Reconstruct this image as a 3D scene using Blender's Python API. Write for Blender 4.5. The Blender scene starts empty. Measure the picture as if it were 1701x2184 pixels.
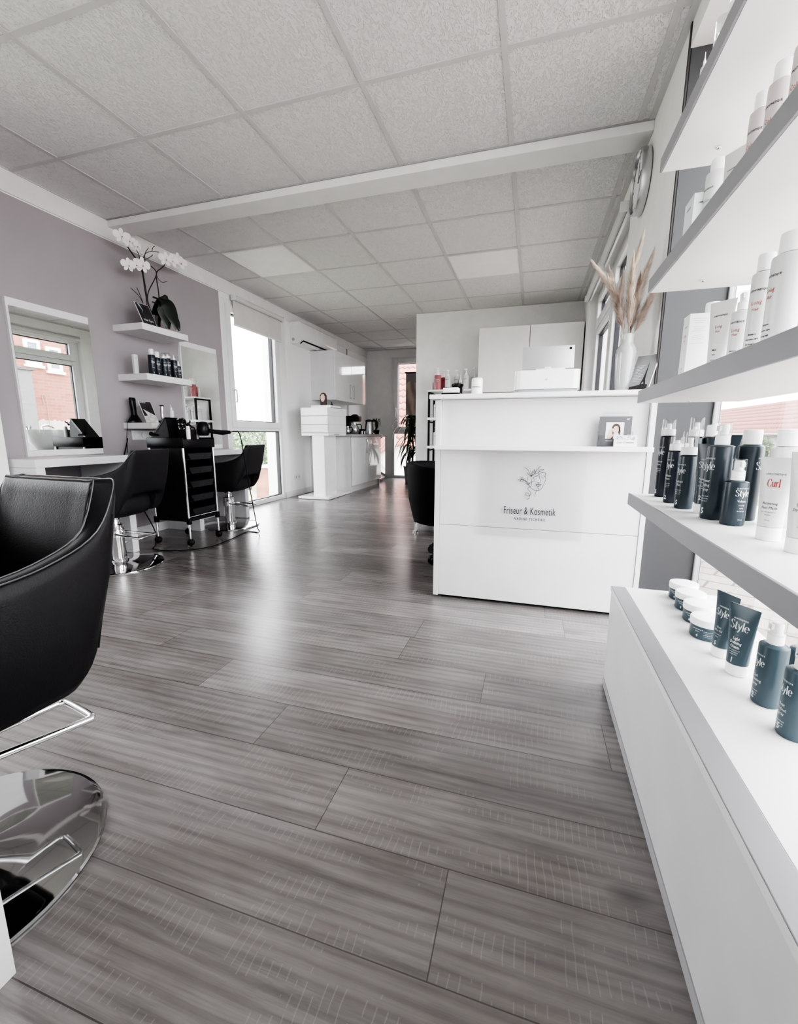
import bpy, bmesh, math, random
from mathutils import Vector, Matrix
random.seed(7)
PI = math.pi
SC = bpy.context.scene
COL = SC.collection

# ---------------------------------------------------------------- materials
MATS = {}
def mat(name, col, rough=0.5, metal=0.0, var=0.03, vscale=8.0, bump=0.0, bscale=120.0, spec=0.5, coat=0.0, trans=0.0, emit=None, ior=1.45, stretch=(1, 1, 1)):
    if name in MATS: return MATS[name]
    m = bpy.data.materials.new(name); m.use_nodes = True
    nt = m.node_tree; N = nt.nodes; L = nt.links
    b = N['Principled BSDF']
    b.inputs['Roughness'].default_value = rough
    b.inputs['Metallic'].default_value = metal
    b.inputs['Specular IOR Level'].default_value = spec
    b.inputs['Coat Weight'].default_value = coat
    b.inputs['Transmission Weight'].default_value = trans
    b.inputs['IOR'].default_value = ior
    tc = N.new('ShaderNodeTexCoord'); mp = N.new('ShaderNodeMapping'); mp.inputs['Scale'].default_value = stretch
    L.new(tc.outputs['Object'], mp.inputs['Vector'])
    nz = N.new('ShaderNodeTexNoise'); nz.inputs['Scale'].default_value = vscale; nz.inputs['Detail'].default_value = 3
    L.new(mp.outputs['Vector'], nz.inputs['Vector'])
    rp = N.new('ShaderNodeValToRGB')
    lo = [max(0, c * (1 - var)) for c in col]; hi = [min(1, c * (1 + var)) for c in col]
    rp.color_ramp.elements[0].position = 0.3; rp.color_ramp.elements[1].position = 0.7
    rp.color_ramp.elements[0].color = (*lo, 1); rp.color_ramp.elements[1].color = (*hi, 1)
    L.new(nz.outputs['Fac'], rp.inputs['Fac']); L.new(rp.outputs['Color'], b.inputs['Base Color'])
    if bump:
        n2 = N.new('ShaderNodeTexNoise'); n2.inputs['Scale'].default_value = bscale; n2.inputs['Detail'].default_value = 2
        bp = N.new('ShaderNodeBump'); bp.inputs['Strength'].default_value = bump; bp.inputs['Distance'].default_value = 0.002
        L.new(mp.outputs['Vector'], n2.inputs['Vector']); L.new(n2.outputs['Fac'], bp.inputs['Height']); L.new(bp.outputs['Normal'], b.inputs['Normal'])
    if emit:
        b.inputs['Emission Color'].default_value = (*emit[0], 1); b.inputs['Emission Strength'].default_value = emit[1]
    MATS[name] = m
    return m

def glass(name, tint=(0.97, 0.99, 0.985), gl=0.06):
    if name in MATS: return MATS[name]
    m = bpy.data.materials.new(name); m.use_nodes = True
    nt = m.node_tree; N = nt.nodes; L = nt.links
    for n in list(N):
        if n.type != 'OUTPUT_MATERIAL': N.remove(n)
    out = [n for n in N if n.type == 'OUTPUT_MATERIAL'][0]
    t = N.new('ShaderNodeBsdfTransparent'); t.inputs['Color'].default_value = (*tint, 1)
    g = N.new('ShaderNodeBsdfGlossy'); g.inputs['Roughness'].default_value = 0.02
    mx = N.new('ShaderNodeMixShader')
    lw = N.new('ShaderNodeLayerWeight'); lw.inputs['Blend'].default_value = 0.12
    ml = N.new('ShaderNodeMath'); ml.operation = 'MULTIPLY_ADD'; ml.inputs[1].default_value = 0.5; ml.inputs[2].default_value = gl * 0.4
    L.new(lw.outputs['Fresnel'], ml.inputs[0]); L.new(ml.outputs[0], mx.inputs['Fac'])
    L.new(t.outputs[0], mx.inputs[1]); L.new(g.outputs[0], mx.inputs[2]); L.new(mx.outputs[0], out.inputs['Surface'])
    MATS[name] = m
    return m

WHITE = mat('white_lacquer', (0.73, 0.725, 0.73), 0.38)
WHITEG = mat('white_gloss', (0.80, 0.805, 0.80), 0.08, coat=0.3)
WALLW = mat('wall_white', (0.82, 0.815, 0.81), 0.85, bump=0.12, bscale=260)
BEAMW = mat('beam_white', (0.74, 0.735, 0.73), 0.7)
REARW = mat('rear_wall_paint', (0.84, 0.835, 0.83), 0.85, bump=0.12, bscale=260)
CABW = mat('cabinet_ivory', (0.78, 0.765, 0.75), 0.45)
PVC = mat('window_plastic', (0.76, 0.76, 0.765), 0.3)
GASK = mat('gasket_black', (0.03, 0.03, 0.035), 0.5)
ALUG = mat('edge_aluminium', (0.28, 0.28, 0.292), 0.45, metal=0.1, var=0.02)
EDGEG = mat('edge_grey', (0.45, 0.45, 0.465), 0.45, var=0.02)
SHELFW = mat('shelf_white', (0.83, 0.83, 0.825), 0.42, var=0.015)
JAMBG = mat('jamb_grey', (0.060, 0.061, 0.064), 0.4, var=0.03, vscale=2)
JOINT = mat('joint_dark', (0.05, 0.045, 0.045), 0.7)
CHROME = mat('chrome', (0.86, 0.86, 0.87), 0.07, metal=1.0, var=0.01)
CHROMED = mat('dark_chrome', (0.46, 0.46, 0.46), 0.05, metal=1.0, var=0.02)
STEEL = mat('brushed_steel', (0.58, 0.58, 0.60), 0.25, metal=1.0, var=0.05, stretch=(1, 1, 20))
MIRROR = mat('mirror_silver', (0.90, 0.92, 0.91), 0.0, metal=1.0, var=0.0)
LEATH = mat('black_leather', (0.0055, 0.005, 0.006), 0.42, spec=0.28, bump=0.25, bscale=350, var=0.15)
LEATH_LIT = mat('lit_black_leather', (0.014, 0.0135, 0.0150), 0.55, bump=0.25, bscale=350, var=0.15, spec=0.3)  # paler copy of the black leather, stronger light put into its colour
LEATHC = mat('charcoal_fabric', (0.006, 0.006, 0.007), 0.7, spec=0.15, bump=0.35, bscale=500, var=0.2)
PIPE = mat('piping_grey', (0.07, 0.07, 0.075), 0.3)
BLACK = mat('black_plastic', (0.006, 0.0055, 0.007), 0.3, spec=0.3, var=0.15)
BLACKM = mat('black_matt', (0.008, 0.008, 0.009), 0.6, spec=0.25, var=0.1)
DUSTB = mat('black_smoked', (0.016, 0.016, 0.018), 0.25, var=0.1)
NAVY = mat('navy_bottle', (0.014, 0.018, 0.029), 0.28, var=0.08)
TEAL = mat('petrol_bottle', (0.044, 0.070, 0.086), 0.34, var=0.06)
PETD = mat('dark_petrol_bottle', (0.022, 0.033, 0.043), 0.3, var=0.06)
BOTW = mat('bottle_white', (0.64, 0.64, 0.635), 0.32, var=0.015)
CAPW = mat('cap_white', (0.86, 0.86, 0.86), 0.3, var=0.01)
CLEAR = glass('clear_cap_plastic', (0.93, 0.94, 0.94), 0.12)
ACRYL = glass('acrylic', (0.955, 0.965, 0.965), 0.08)
PANE = glass('window_glass', (0.97, 0.985, 0.98), 0.05)
PRINTW = mat('print_white', (0.72, 0.75, 0.76), 0.5)
PRINTG = mat('print_grey', (0.35, 0.37, 0.39), 0.5)
PRINTK = mat('print_black', (0.012, 0.012, 0.014), 0.5)
PRINTR = mat('print_red', (0.38, 0.045, 0.045), 0.5)
INK = mat('ink_dark', (0.02, 0.02, 0.022), 0.5)
PINK = mat('pink_bottle', (0.42, 0.15, 0.168), 0.3, var=0.05)
CERAM = mat('vase_ceramic', (0.40, 0.41, 0.405), 0.07, coat=0.5)
PAMP = mat('pampas_beige', (0.55, 0.46, 0.39), 0.9, var=0.25, vscale=30)
PAMPD = mat('pampas_brown', (0.38, 0.30, 0.26), 0.9, var=0.25, vscale=30)
PETAL = mat('petal_white', (0.80, 0.77, 0.76), 0.5)
PETALC = mat('petal_centre', (0.55, 0.30, 0.32), 0.5)
STEMD = mat('stem_dark', (0.020, 0.016, 0.014), 0.6, var=0.2)
LEAFD = mat('leaf_dark', (0.010, 0.015, 0.010), 0.35, var=0.3)
LEAFG = mat('leaf_green', (0.045, 0.075, 0.035), 0.4, var=0.4, vscale=20)
FOLI = mat('foliage', (0.13, 0.18, 0.11), 0.8, var=0.5, vscale=4)
SKIN = mat('photo_skin', (0.72, 0.50, 0.42), 0.6)
HAIRB = mat('photo_hair', (0.08, 0.05, 0.045), 0.6)
PAPER = mat('paper_white', (0.80, 0.80, 0.80), 0.5)
CARDG = mat('card_grey', (0.12, 0.12, 0.13), 0.4)
CARDD = mat('card_dark', (0.030, 0.027, 0.030), 0.35, var=0.5, vscale=14)
CARDM = mat('card_mid', (0.34, 0.34, 0.345), 0.4, var=0.15, vscale=10)
GREYP = mat('plastic_grey', (0.38, 0.39, 0.41), 0.4)
TABL = mat('tablet_silver', (0.50, 0.50, 0.51), 0.4, metal=0.6)
BLINDF = mat('blind_fabric', (0.62, 0.61, 0.60), 0.85, bump=0.2, bscale=700)
BASEW = mat('skirting_white', (0.68, 0.675, 0.68), 0.5)
WORKT = mat('worktop_grey', (0.42, 0.41, 0.41), 0.4)
TBAR = mat('ceiling_bar', (0.54, 0.53, 0.535), 0.6)
LEDP = mat('light_diffuser', (0.76, 0.755, 0.75), 0.5, emit=((1, 0.99, 0.97), 0.02))
ROOFT = None

def nodes_mat(name):
    m = bpy.data.materials.new(name); m.use_nodes = True
    nt = m.node_tree
    return m, nt.nodes, nt.links, nt.nodes['Principled BSDF']

def ramp(N, L, src, stops):
    r = N.new('ShaderNodeValToRGB')
    els = r.color_ramp.elements
    while len(els) < len(stops): els.new(0.5)
    for e, (p, c) in zip(els, stops):
        e.position = p; e.color = (*c, 1)
    L.new(src, r.inputs['Fac'])
    return r.outputs['Color']

def mth(N, L, op, a, b=None, c=None):
    n = N.new('ShaderNodeMath'); n.operation = op
    for i, v in enumerate((a, b, c)):
        if v is None: continue
        if isinstance(v, (int, float)): n.inputs[i].default_value = v
        else: L.new(v, n.inputs[i])
    return n.outputs[0]

def mixc(N, L, fac, a, b, mode='MIX'):
    n = N.new('ShaderNodeMix'); n.data_type = 'RGBA'; n.blend_type = mode
    if isinstance(fac, (int, float)): n.inputs[0].default_value = fac
    else: L.new(fac, n.inputs[0])
    for i, v in ((6, a), (7, b)):
        if isinstance(v, tuple): n.inputs[i].default_value = (*v, 1)
        else: L.new(v, n.inputs[i])
    return n.outputs[2]

def floor_mat():
    m, N, L, b = nodes_mat('laminate_planks')
    uv = N.new('ShaderNodeUVMap'); uv.uv_map = 'plank'
    at = N.new('ShaderNodeAttribute'); at.attribute_name = 'plank_rand'
    sx = N.new('ShaderNodeSeparateXYZ'); L.new(uv.outputs['UV'], sx.inputs[0])
    sr = N.new('ShaderNodeSeparateXYZ'); L.new(at.outputs['Vector'], sr.inputs[0])
    offx = mth(N, L, 'MULTIPLY', sr.outputs[0], 37.0); offz = mth(N, L, 'MULTIPLY', sr.outputs[1], 53.0)
    cb = N.new('ShaderNodeCombineXYZ')
    L.new(mth(N, L, 'ADD', sx.outputs[0], offx), cb.inputs[0]); L.new(sx.outputs[1], cb.inputs[1]); L.new(offz, cb.inputs[2])
    def noise(scale3, sc, det=4, rough=0.55, dist=0.0):
        mp = N.new('ShaderNodeMapping'); mp.inputs['Scale'].default_value = scale3; L.new(cb.outputs[0], mp.inputs['Vector'])
        n = N.new('ShaderNodeTexNoise'); n.inputs['Scale'].default_value = sc; n.inputs['Detail'].default_value = det; n.inputs['Roughness'].default_value = rough
        n.inputs['Distortion'].default_value = dist
        L.new(mp.outputs[0], n.inputs['Vector']); return n.outputs['Fac']
    g1 = noise((0.8, 9.5, 1), 3.0, 8, 0.68, 0.35)      # long grain
    g2 = noise((1.6, 60, 1), 4.0, 3, 0.6)              # fine grain
    g3 = noise((1.3, 3.6, 1), 2.4, 4, 0.55, 0.2)      # cloudy patches
    # cathedral rings
    mp = N.new('ShaderNodeMapping'); mp.inputs['Scale'].default_value = (0.55, 7.5, 1); L.new(cb.outputs[0], mp.inputs['Vector'])
    wv = N.new('ShaderNodeTexWave'); wv.wave_type = 'BANDS'; wv.bands_direction = 'Y'; wv.inputs['Scale'].default_value = 1.6; wv.inputs['Distortion'].default_value = 4.2
    wv.inputs['Detail'].default_value = 2.5; wv.inputs['Detail Scale'].default_value = 0.9; L.new(mp.outputs[0], wv.inputs['Vector'])
    base = ramp(N, L, g3, [(0.25, (0.145, 0.129, 0.124)), (0.5, (0.196, 0.182, 0.177)), (0.75, (0.250, 0.236, 0.232))])
    c = mixc(N, L, 0.62, base, ramp(N, L, g1, [(0.28, (0.42, 0.42, 0.42)), (0.48, (0.92, 0.92, 0.92)), (0.7, (1.18, 1.16, 1.15))]), 'MULTIPLY')
    c = mixc(N, L, 0.6, c, ramp(N, L, wv.outputs['Fac'], [(0.0, (0.72, 0.71, 0.70)), (0.5, (1, 1, 1)), (1.0, (1.08, 1.08, 1.08))]), 'MULTIPLY')
    c = mixc(N, L, 0.5, c, ramp(N, L, g2, [(0.3, (0.74, 0.74, 0.74)), (0.6, (1.04, 1.04, 1.04))]), 'MULTIPLY')
    # knots
    vo = N.new('ShaderNodeTexVoronoi'); vo.inputs['Scale'].default_value = 2.2; vo.feature = 'F1'
    mp2 = N.new('ShaderNodeMapping'); mp2.inputs['Scale'].default_value = (0.8, 1.6, 1); L.new(cb.outputs[0], mp2.inputs['Vector']); L.new(mp2.outputs[0], vo.inputs['Vector'])
    c = mixc(N, L, 0.8, c, ramp(N, L, vo.outputs['Distance'], [(0.0, (0.25, 0.25, 0.26)), (0.035, (0.5, 0.5, 0.5)), (0.09, (1, 1, 1))]), 'MULTIPLY')
    # saw marks across the boards
    u2 = mth(N, L, 'ADD', mth(N, L, 'MULTIPLY', sx.outputs[0], 62.0), mth(N, L, 'MULTIPLY', noise((3, 3, 1), 2.0, 2), 2.0))
    fr = mth(N, L, 'FRACT', u2)
    ln = mth(N, L, 'LESS_THAN', fr, 0.13)
    mk = noise((1.2, 5.0, 1), 3.0, 2)
    mk = mth(N, L, 'MULTIPLY', mth(N, L, 'GREATER_THAN', mk, 0.53), mth(N, L, 'GREATER_THAN', noise((10, 5, 1), 3.0, 2), 0.42))
    saw = mth(N, L, 'MULTIPLY', ln, mk)
    c = mixc(N, L, mth(N, L, 'MULTIPLY', saw, 0.13), c, (0.46, 0.45, 0.445))
    # plank tint
    tint = mth(N, L, 'MULTIPLY_ADD', sr.outputs[2], 0.46, 0.74)
    tn = N.new('ShaderNodeCombineXYZ')
    for i in range(3): L.new(tint, tn.inputs[i])
    c = mixc(N, L, 1.0, c, tn.outputs[0], 'MULTIPLY')
    # seams
    at2 = N.new('ShaderNodeAttribute'); at2.attribute_name = 'plank_size'
    s2 = N.new('ShaderNodeSeparateXYZ'); L.new(at2.outputs['Vector'], s2.inputs[0])
    d = mth(N, L, 'MINIMUM', mth(N, L, 'MINIMUM', sx.outputs[0], sx.outputs[1]),
            mth(N, L, 'MINIMUM', mth(N, L, 'SUBTRACT', s2.outputs[0], sx.outputs[0]), mth(N, L, 'SUBTRACT', s2.outputs[1], sx.outputs[1])))
    seam = mth(N, L, 'LESS_THAN', d, 0.0011)
    c = mixc(N, L, mth(N, L, 'MULTIPLY', seam, 0.75), c, (0.045, 0.042, 0.042))
    L.new(c, b.inputs['Base Color'])
    rr = mth(N, L, 'MULTIPLY_ADD', g1, 0.10, 0.20)
    L.new(rr, b.inputs['Roughness'])
    b.inputs['Specular IOR Level'].default_value = 0.95
    bp = N.new('ShaderNodeBump'); bp.inputs['Strength'].default_value = 0.25; bp.inputs['Distance'].default_value = 0.0012
    h = mth(N, L, 'SUBTRACT', mth(N, L, 'ADD', g1, mth(N, L, 'MULTIPLY', g2, 0.5)), mth(N, L, 'ADD', mth(N, L, 'MULTIPLY', saw, -0.15), mth(N, L, 'MULTIPLY', seam, 2.0)))
    L.new(h, bp.inputs['Height']); L.new(bp.outputs['Normal'], b.inputs['Normal'])
    return m

def wall_left_mat():
    m, N, L, b = nodes_mat('wall_two_tone')
    tc = N.new('ShaderNodeTexCoord'); s = N.new('ShaderNodeSeparateXYZ'); L.new(tc.outputs['Object'], s.inputs[0])
    inside = mth(N, L, 'MULTIPLY', mth(N, L, 'MULTIPLY', mth(N, L, 'LESS_THAN', s.outputs[1], 3.925), mth(N, L, 'GREATER_THAN', s.outputs[1], 0.0)),
                 mth(N, L, 'LESS_THAN', s.outputs[2], 2.255))
    nz = N.new('ShaderNodeTexNoise'); nz.inputs['Scale'].default_value = 2; L.new(tc.outputs['Object'], nz.inputs['Vector'])
    g = ramp(N, L, nz.outputs['Fac'], [(0.3, (0.325, 0.298, 0.311)), (0.7, (0.352, 0.324, 0.337))])
    c = mixc(N, L, inside, (0.82, 0.815, 0.81), g)
    L.new(c, b.inputs['Base Color']); b.inputs['Roughness'].default_value = 0.85
    n2 = N.new('ShaderNodeTexNoise'); n2.inputs['Scale'].default_value = 260; L.new(tc.outputs['Object'], n2.inputs['Vector'])
    bp = N.new('ShaderNodeBump'); bp.inputs['Strength'].default_value = 0.12; bp.inputs['Distance'].default_value = 0.002
    L.new(n2.outputs['Fac'], bp.inputs['Height']); L.new(bp.outputs['Normal'], b.inputs['Normal'])
    return m

def ceiling_mat():
    m, N, L, b = nodes_mat('mineral_tile')
    tc = N.new('ShaderNodeTexCoord')
    mp = N.new('ShaderNodeMapping'); mp.inputs['Scale'].default_value = (1.0, 0.55, 1); L.new(tc.outputs['Object'], mp.inputs['Vector'])
    n = N.new('ShaderNodeTexNoise'); n.inputs['Scale'].default_value = 62; n.inputs['Detail'].default_value = 2.5; n.inputs['Distortion'].default_value = 2.2
    L.new(mp.outputs[0], n.inputs['Vector'])
    n2 = N.new('ShaderNodeTexNoise'); n2.inputs['Scale'].default_value = 9; L.new(tc.outputs['Object'], n2.inputs['Vector'])
    msk = mth(N, L, 'MULTIPLY', mth(N, L, 'GREATER_THAN', n.outputs['Fac'], 0.60), mth(N, L, 'GREATER_THAN', n2.outputs['Fac'], 0.40))
    n3 = N.new('ShaderNodeTexNoise'); n3.inputs['Scale'].default_value = 320; L.new(tc.outputs['Object'], n3.inputs['Vector'])
    base = ramp(N, L, n3.outputs['Fac'], [(0.35, (0.70, 0.69, 0.695)), (0.65, (0.745, 0.735, 0.74))])
    c = mixc(N, L, mth(N, L, 'MULTIPLY', msk, 0.16), base, (0.40, 0.39, 0.385))
    L.new(c, b.inputs['Base Color']); b.inputs['Roughness'].default_value = 0.9
    bp = N.new('ShaderNodeBump'); bp.inputs['Strength'].default_value = 0.8; bp.inputs['Distance'].default_value = 0.004
    hh = ramp(N, L, n.outputs['Fac'], [(0.50, (1, 1, 1)), (0.64, (0, 0, 0))])
    L.new(hh, bp.inputs['Height']); L.new(bp.outputs['Normal'], b.inputs['Normal'])
    return m

def brick_mat():
    m, N, L, b = nodes_mat('old_brick')
    tc = N.new('ShaderNodeTexCoord'); s = N.new('ShaderNodeSeparateXYZ'); L.new(tc.outputs['Object'], s.inputs[0])
    cb = N.new('ShaderNodeCombineXYZ'); L.new(s.outputs[1], cb.inputs[0]); L.new(s.outputs[2], cb.inputs[1])
    br = N.new('ShaderNodeTexBrick'); br.inputs['Scale'].default_value = 1.0
    br.inputs['Brick Width'].default_value = 0.27; br.inputs['Row Height'].default_value = 0.085; br.inputs['Mortar Size'].default_value = 0.007
    br.inputs['Color1'].default_value = (0.25, 0.105, 0.078, 1); br.inputs['Color2'].default_value = (0.30, 0.140, 0.108, 1); br.inputs['Mortar'].default_value = (0.33, 0.175, 0.14, 1)
    L.new(cb.outputs[0], br.inputs['Vector'])
    nz = N.new('ShaderNodeTexNoise'); nz.inputs['Scale'].default_value = 3.0; L.new(tc.outputs['Object'], nz.inputs['Vector'])
    hz = mth(N, L, 'ADD', s.outputs[2], mth(N, L, 'MULTIPLY', nz.outputs['Fac'], 0.35))
    pl = mth(N, L, 'LESS_THAN', hz, 1.50)
    c = mixc(N, L, pl, br.outputs['Color'], (0.40, 0.35, 0.33))
    L.new(c, b.inputs['Base Color']); b.inputs['Roughness'].default_value = 0.9
    return m

def roof_mat():
    m, N, L, b = nodes_mat('red_roof_tiles')
    uv = N.new('ShaderNodeUVMap'); uv.uv_map = 'roof'
    s = N.new('ShaderNodeSeparateXYZ'); L.new(uv.outputs['UV'], s.inputs[0])
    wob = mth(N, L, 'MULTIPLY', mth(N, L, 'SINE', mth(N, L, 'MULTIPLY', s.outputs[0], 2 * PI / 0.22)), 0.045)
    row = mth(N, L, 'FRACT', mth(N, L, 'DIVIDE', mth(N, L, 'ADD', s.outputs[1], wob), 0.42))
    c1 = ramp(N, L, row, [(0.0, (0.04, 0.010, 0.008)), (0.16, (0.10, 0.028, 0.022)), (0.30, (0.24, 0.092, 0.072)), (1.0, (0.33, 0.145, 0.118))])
    nz = N.new('ShaderNodeTexNoise'); nz.inputs['Scale'].default_value = 2.0
    L.new(uv.outputs['UV'], nz.inputs['Vector'])
    c = mixc(N, L, 0.3, c1, ramp(N, L, nz.outputs['Fac'], [(0.3, (0.85, 0.85, 0.85)), (0.7, (1.1, 1.1, 1.1))]), 'MULTIPLY')
    L.new(c, b.inputs['Base Color']); b.inputs['Roughness'].default_value = 0.8
    return m

def paving_mat():
    m, N, L, b = nodes_mat('paving_stone')
    tc = N.new('ShaderNodeTexCoord')
    mp = N.new('ShaderNodeMapping'); mp.inputs['Rotation'].default_value = (0, 0, 0.5); L.new(tc.outputs['Object'], mp.inputs['Vector'])
    br = N.new('ShaderNodeTexBrick'); br.inputs['Scale'].default_value = 1.0
    br.inputs['Brick Width'].default_value = 0.26; br.inputs['Row Height'].default_value = 0.17; br.inputs['Mortar Size'].default_value = 0.008
    br.inputs['Color1'].default_value = (0.32, 0.285, 0.26, 1); br.inputs['Color2'].default_value = (0.38, 0.345, 0.32, 1); br.inputs['Mortar'].default_value = (0.13, 0.105, 0.09, 1)
    L.new(mp.outputs[0], br.inputs['Vector'])
    L.new(br.outputs['Color'], b.inputs['Base Color']); b.inputs['Roughness'].default_value = 0.9
    return m

def hairphoto_mat():
    m, N, L, b = nodes_mat('hair_photo_print')
    tc = N.new('ShaderNodeTexCoord')
    mp = N.new('ShaderNodeMapping'); mp.inputs['Scale'].default_value = (3.0, 1, 1.5); mp.inputs['Rotation'].default_value = (0, 0.4, 0); L.new(tc.outputs['Object'], mp.inputs['Vector'])
    w = N.new('ShaderNodeTexWave'); w.inputs['Scale'].default_value = 0.7; w.inputs['Distortion'].default_value = 9; w.inputs['Detail'].default_value = 3
    L.new(mp.outputs[0], w.inputs['Vector'])
    c = ramp(N, L, w.outputs['Fac'], [(0.0, (0.34, 0.27, 0.24)), (0.5, (0.46, 0.37, 0.32)), (1.0, (0.62, 0.52, 0.45))])
    s = N.new('ShaderNodeSeparateXYZ'); L.new(tc.outputs['Object'], s.inputs[0])
    n = N.new('ShaderNodeTexNoise'); n.inputs['Scale'].default_value = 4; L.new(tc.outputs['Object'], n.inputs['Vector'])
    zz = mth(N, L, 'ADD', s.outputs[2], mth(N, L, 'MULTIPLY', n.outputs['Fac'], 0.25))
    c = mixc(N, L, mth(N, L, 'LESS_THAN', zz, 0.42), c, (0.20, 0.20, 0.21))
    c = mixc(N, L, mth(N, L, 'GREATER_THAN', zz, 1.02), c, (0.33, 0.30, 0.30))
    L.new(c, b.inputs['Base Color']); b.inputs['Roughness'].default_value = 0.5
    return m

def grass_mat():
    return mat('grass_ground', (0.38, 0.40, 0.29), 0.95, var=0.35, vscale=6)

# ---------------------------------------------------------------- mesh builder
def spline(pts, n=8, closed=False):
    P = [Vector(p) for p in pts]
    if len(P) < 3: return P
    out = []
    m = len(P)
    rng = range(m) if closed else range(m - 1)
    for i in rng:
        p0 = P[i - 1] if (i > 0 or closed) else P[0] * 2 - P[1]
        p1 = P[i]; p2 = P[(i + 1) % m]
        p3 = P[(i + 2) % m] if (i + 2 < m or closed) else P[-1] * 2 - P[-2]
        for k in range(n):
            t = k / n
            out.append(0.5 * ((2 * p1) + (p2 - p0) * t + (2 * p0 - 5 * p1 + 4 * p2 - p3) * t * t + (3 * p1 - p0 - 3 * p2 + p3) * t ** 3))
    if not closed: out.append(P[-1])
    return out

_TXT = {}
def text2d(s, size=0.01, align='CENTER', bold=0.0, xs=1.0, track=1.0, res=2):
    key = (s, align, bold, track, res)
    if key not in _TXT:
        cu = bpy.data.curves.new('lettering', 'FONT'); cu.body = s; cu.align_x = align; cu.offset = bold
        cu.space_character = track; cu.resolution_u = res; cu.size = 1.0
        ob = bpy.data.objects.new('lettering', cu)
        me = ob.to_mesh()
        _TXT[key] = ([tuple(v.co) for v in me.vertices], [tuple(p.vertices) for p in me.polygons])
        ob.to_mesh_clear(); bpy.data.objects.remove(ob); bpy.data.curves.remove(cu)
    V, F = _TXT[key]
    return [(x * size * xs, y * size) for x, y, z in V], F

GLYPH = {
 'S': (0.46, [[(.38,.60),(.30,.72),(.20,.76),(.08,.71),(.04,.60),(.10,.49),(.22,.40),(.35,.29),(.39,.16),(.32,.04),(.2,-.01),(.09,.03),(.02,.17)]]),
 't': (0.30, [[(.13,.68),(.12,.45),(.12,.14),(.16,.01),(.27,.07)], [(.02,.5),(.25,.5)]]),
 'y': (0.42, [[(.05,.5),(.13,.28),(.21,.02)], [(.38,.5),(.28,.2),(.18,-.08),(.10,-.23),(.02,-.19)], [(0,.5),(.14,.5)], [(.31,.5),(.43,.5)]]),
 'l': (0.22, [[(.10,.78),(.10,.4),(.10,.0)], [(.03,0),(.17,0)], [(.04,.77),(.10,.78)]]),
 'e': (0.40, [[(.05,.28),(.2,.28),(.34,.28),(.31,.43),(.2,.51),(.09,.43),(.04,.25),(.09,.07),(.21,-.01),(.34,.09)]]),
 'C': (0.50, [[(.43,.56),(.37,.70),(.26,.76),(.11,.65),(.04,.38),(.11,.11),(.26,-.01),(.38,.05),(.45,.2)]]),
 'u': (0.44, [[(.08,.5),(.08,.3),(.09,.1),(.17,.0),(.28,.06),(.34,.2)], [(.34,.5),(.34,.25),(.34,.0)], [(.02,.5),(.08,.5)], [(.28,.5),(.34,.5)]]),
 'r': (0.32, [[(.09,.5),(.09,.25),(.09,.0)], [(.09,.33),(.15,.46),(.23,.50),(.29,.45)], [(.03,0),(.15,0)], [(.03,.5),(.09,.5)]]),
}
def didone(s, size, thick=0.115, thin=0.022, align='CENTER'):
    V, F = [], []; x0 = 0
    total = sum(GLYPH[c][0] for c in s)
    sh = -total / 2 if align == 'CENTER' else 0
    for c in s:
        w, strokes = GLYPH[c]
        for st in strokes:
            P = spline([(a, b, 0) for a, b in st], 6)
            base = len(V)
            for i, p in enumerate(P):
                a = P[max(0, i - 1)]; q = P[min(len(P) - 1, i + 1)]
                d = (q - a); d = d.normalized() if d.length > 1e-9 else Vector((1, 0, 0))
                v = abs(d.y) ** 2.2
                if len(P) < 3: v = 0 if abs(d.x) > .7 else v
                h = (thin + (thick - thin) * v) / 2
                if 2 < len(P):
                    h = max(thin / 2, h * min(1, 0.35 + 0.65 * min(i, len(P) - 1 - i) / 4)) if c in 'SCey' else h
                nrm = Vector((-d.y, d.x, 0))
                for sg in (1, -1):
                    o = p + nrm * h * sg
                    V.append(((o.x + x0 + sh) * size, o.y * size))
            for i in range(len(P) - 1):
                F.append((base + 2 * i, base + 2 * i + 1, base + 2 * i + 3, base + 2 * i + 2))
        x0 += w
    return V, F

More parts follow.
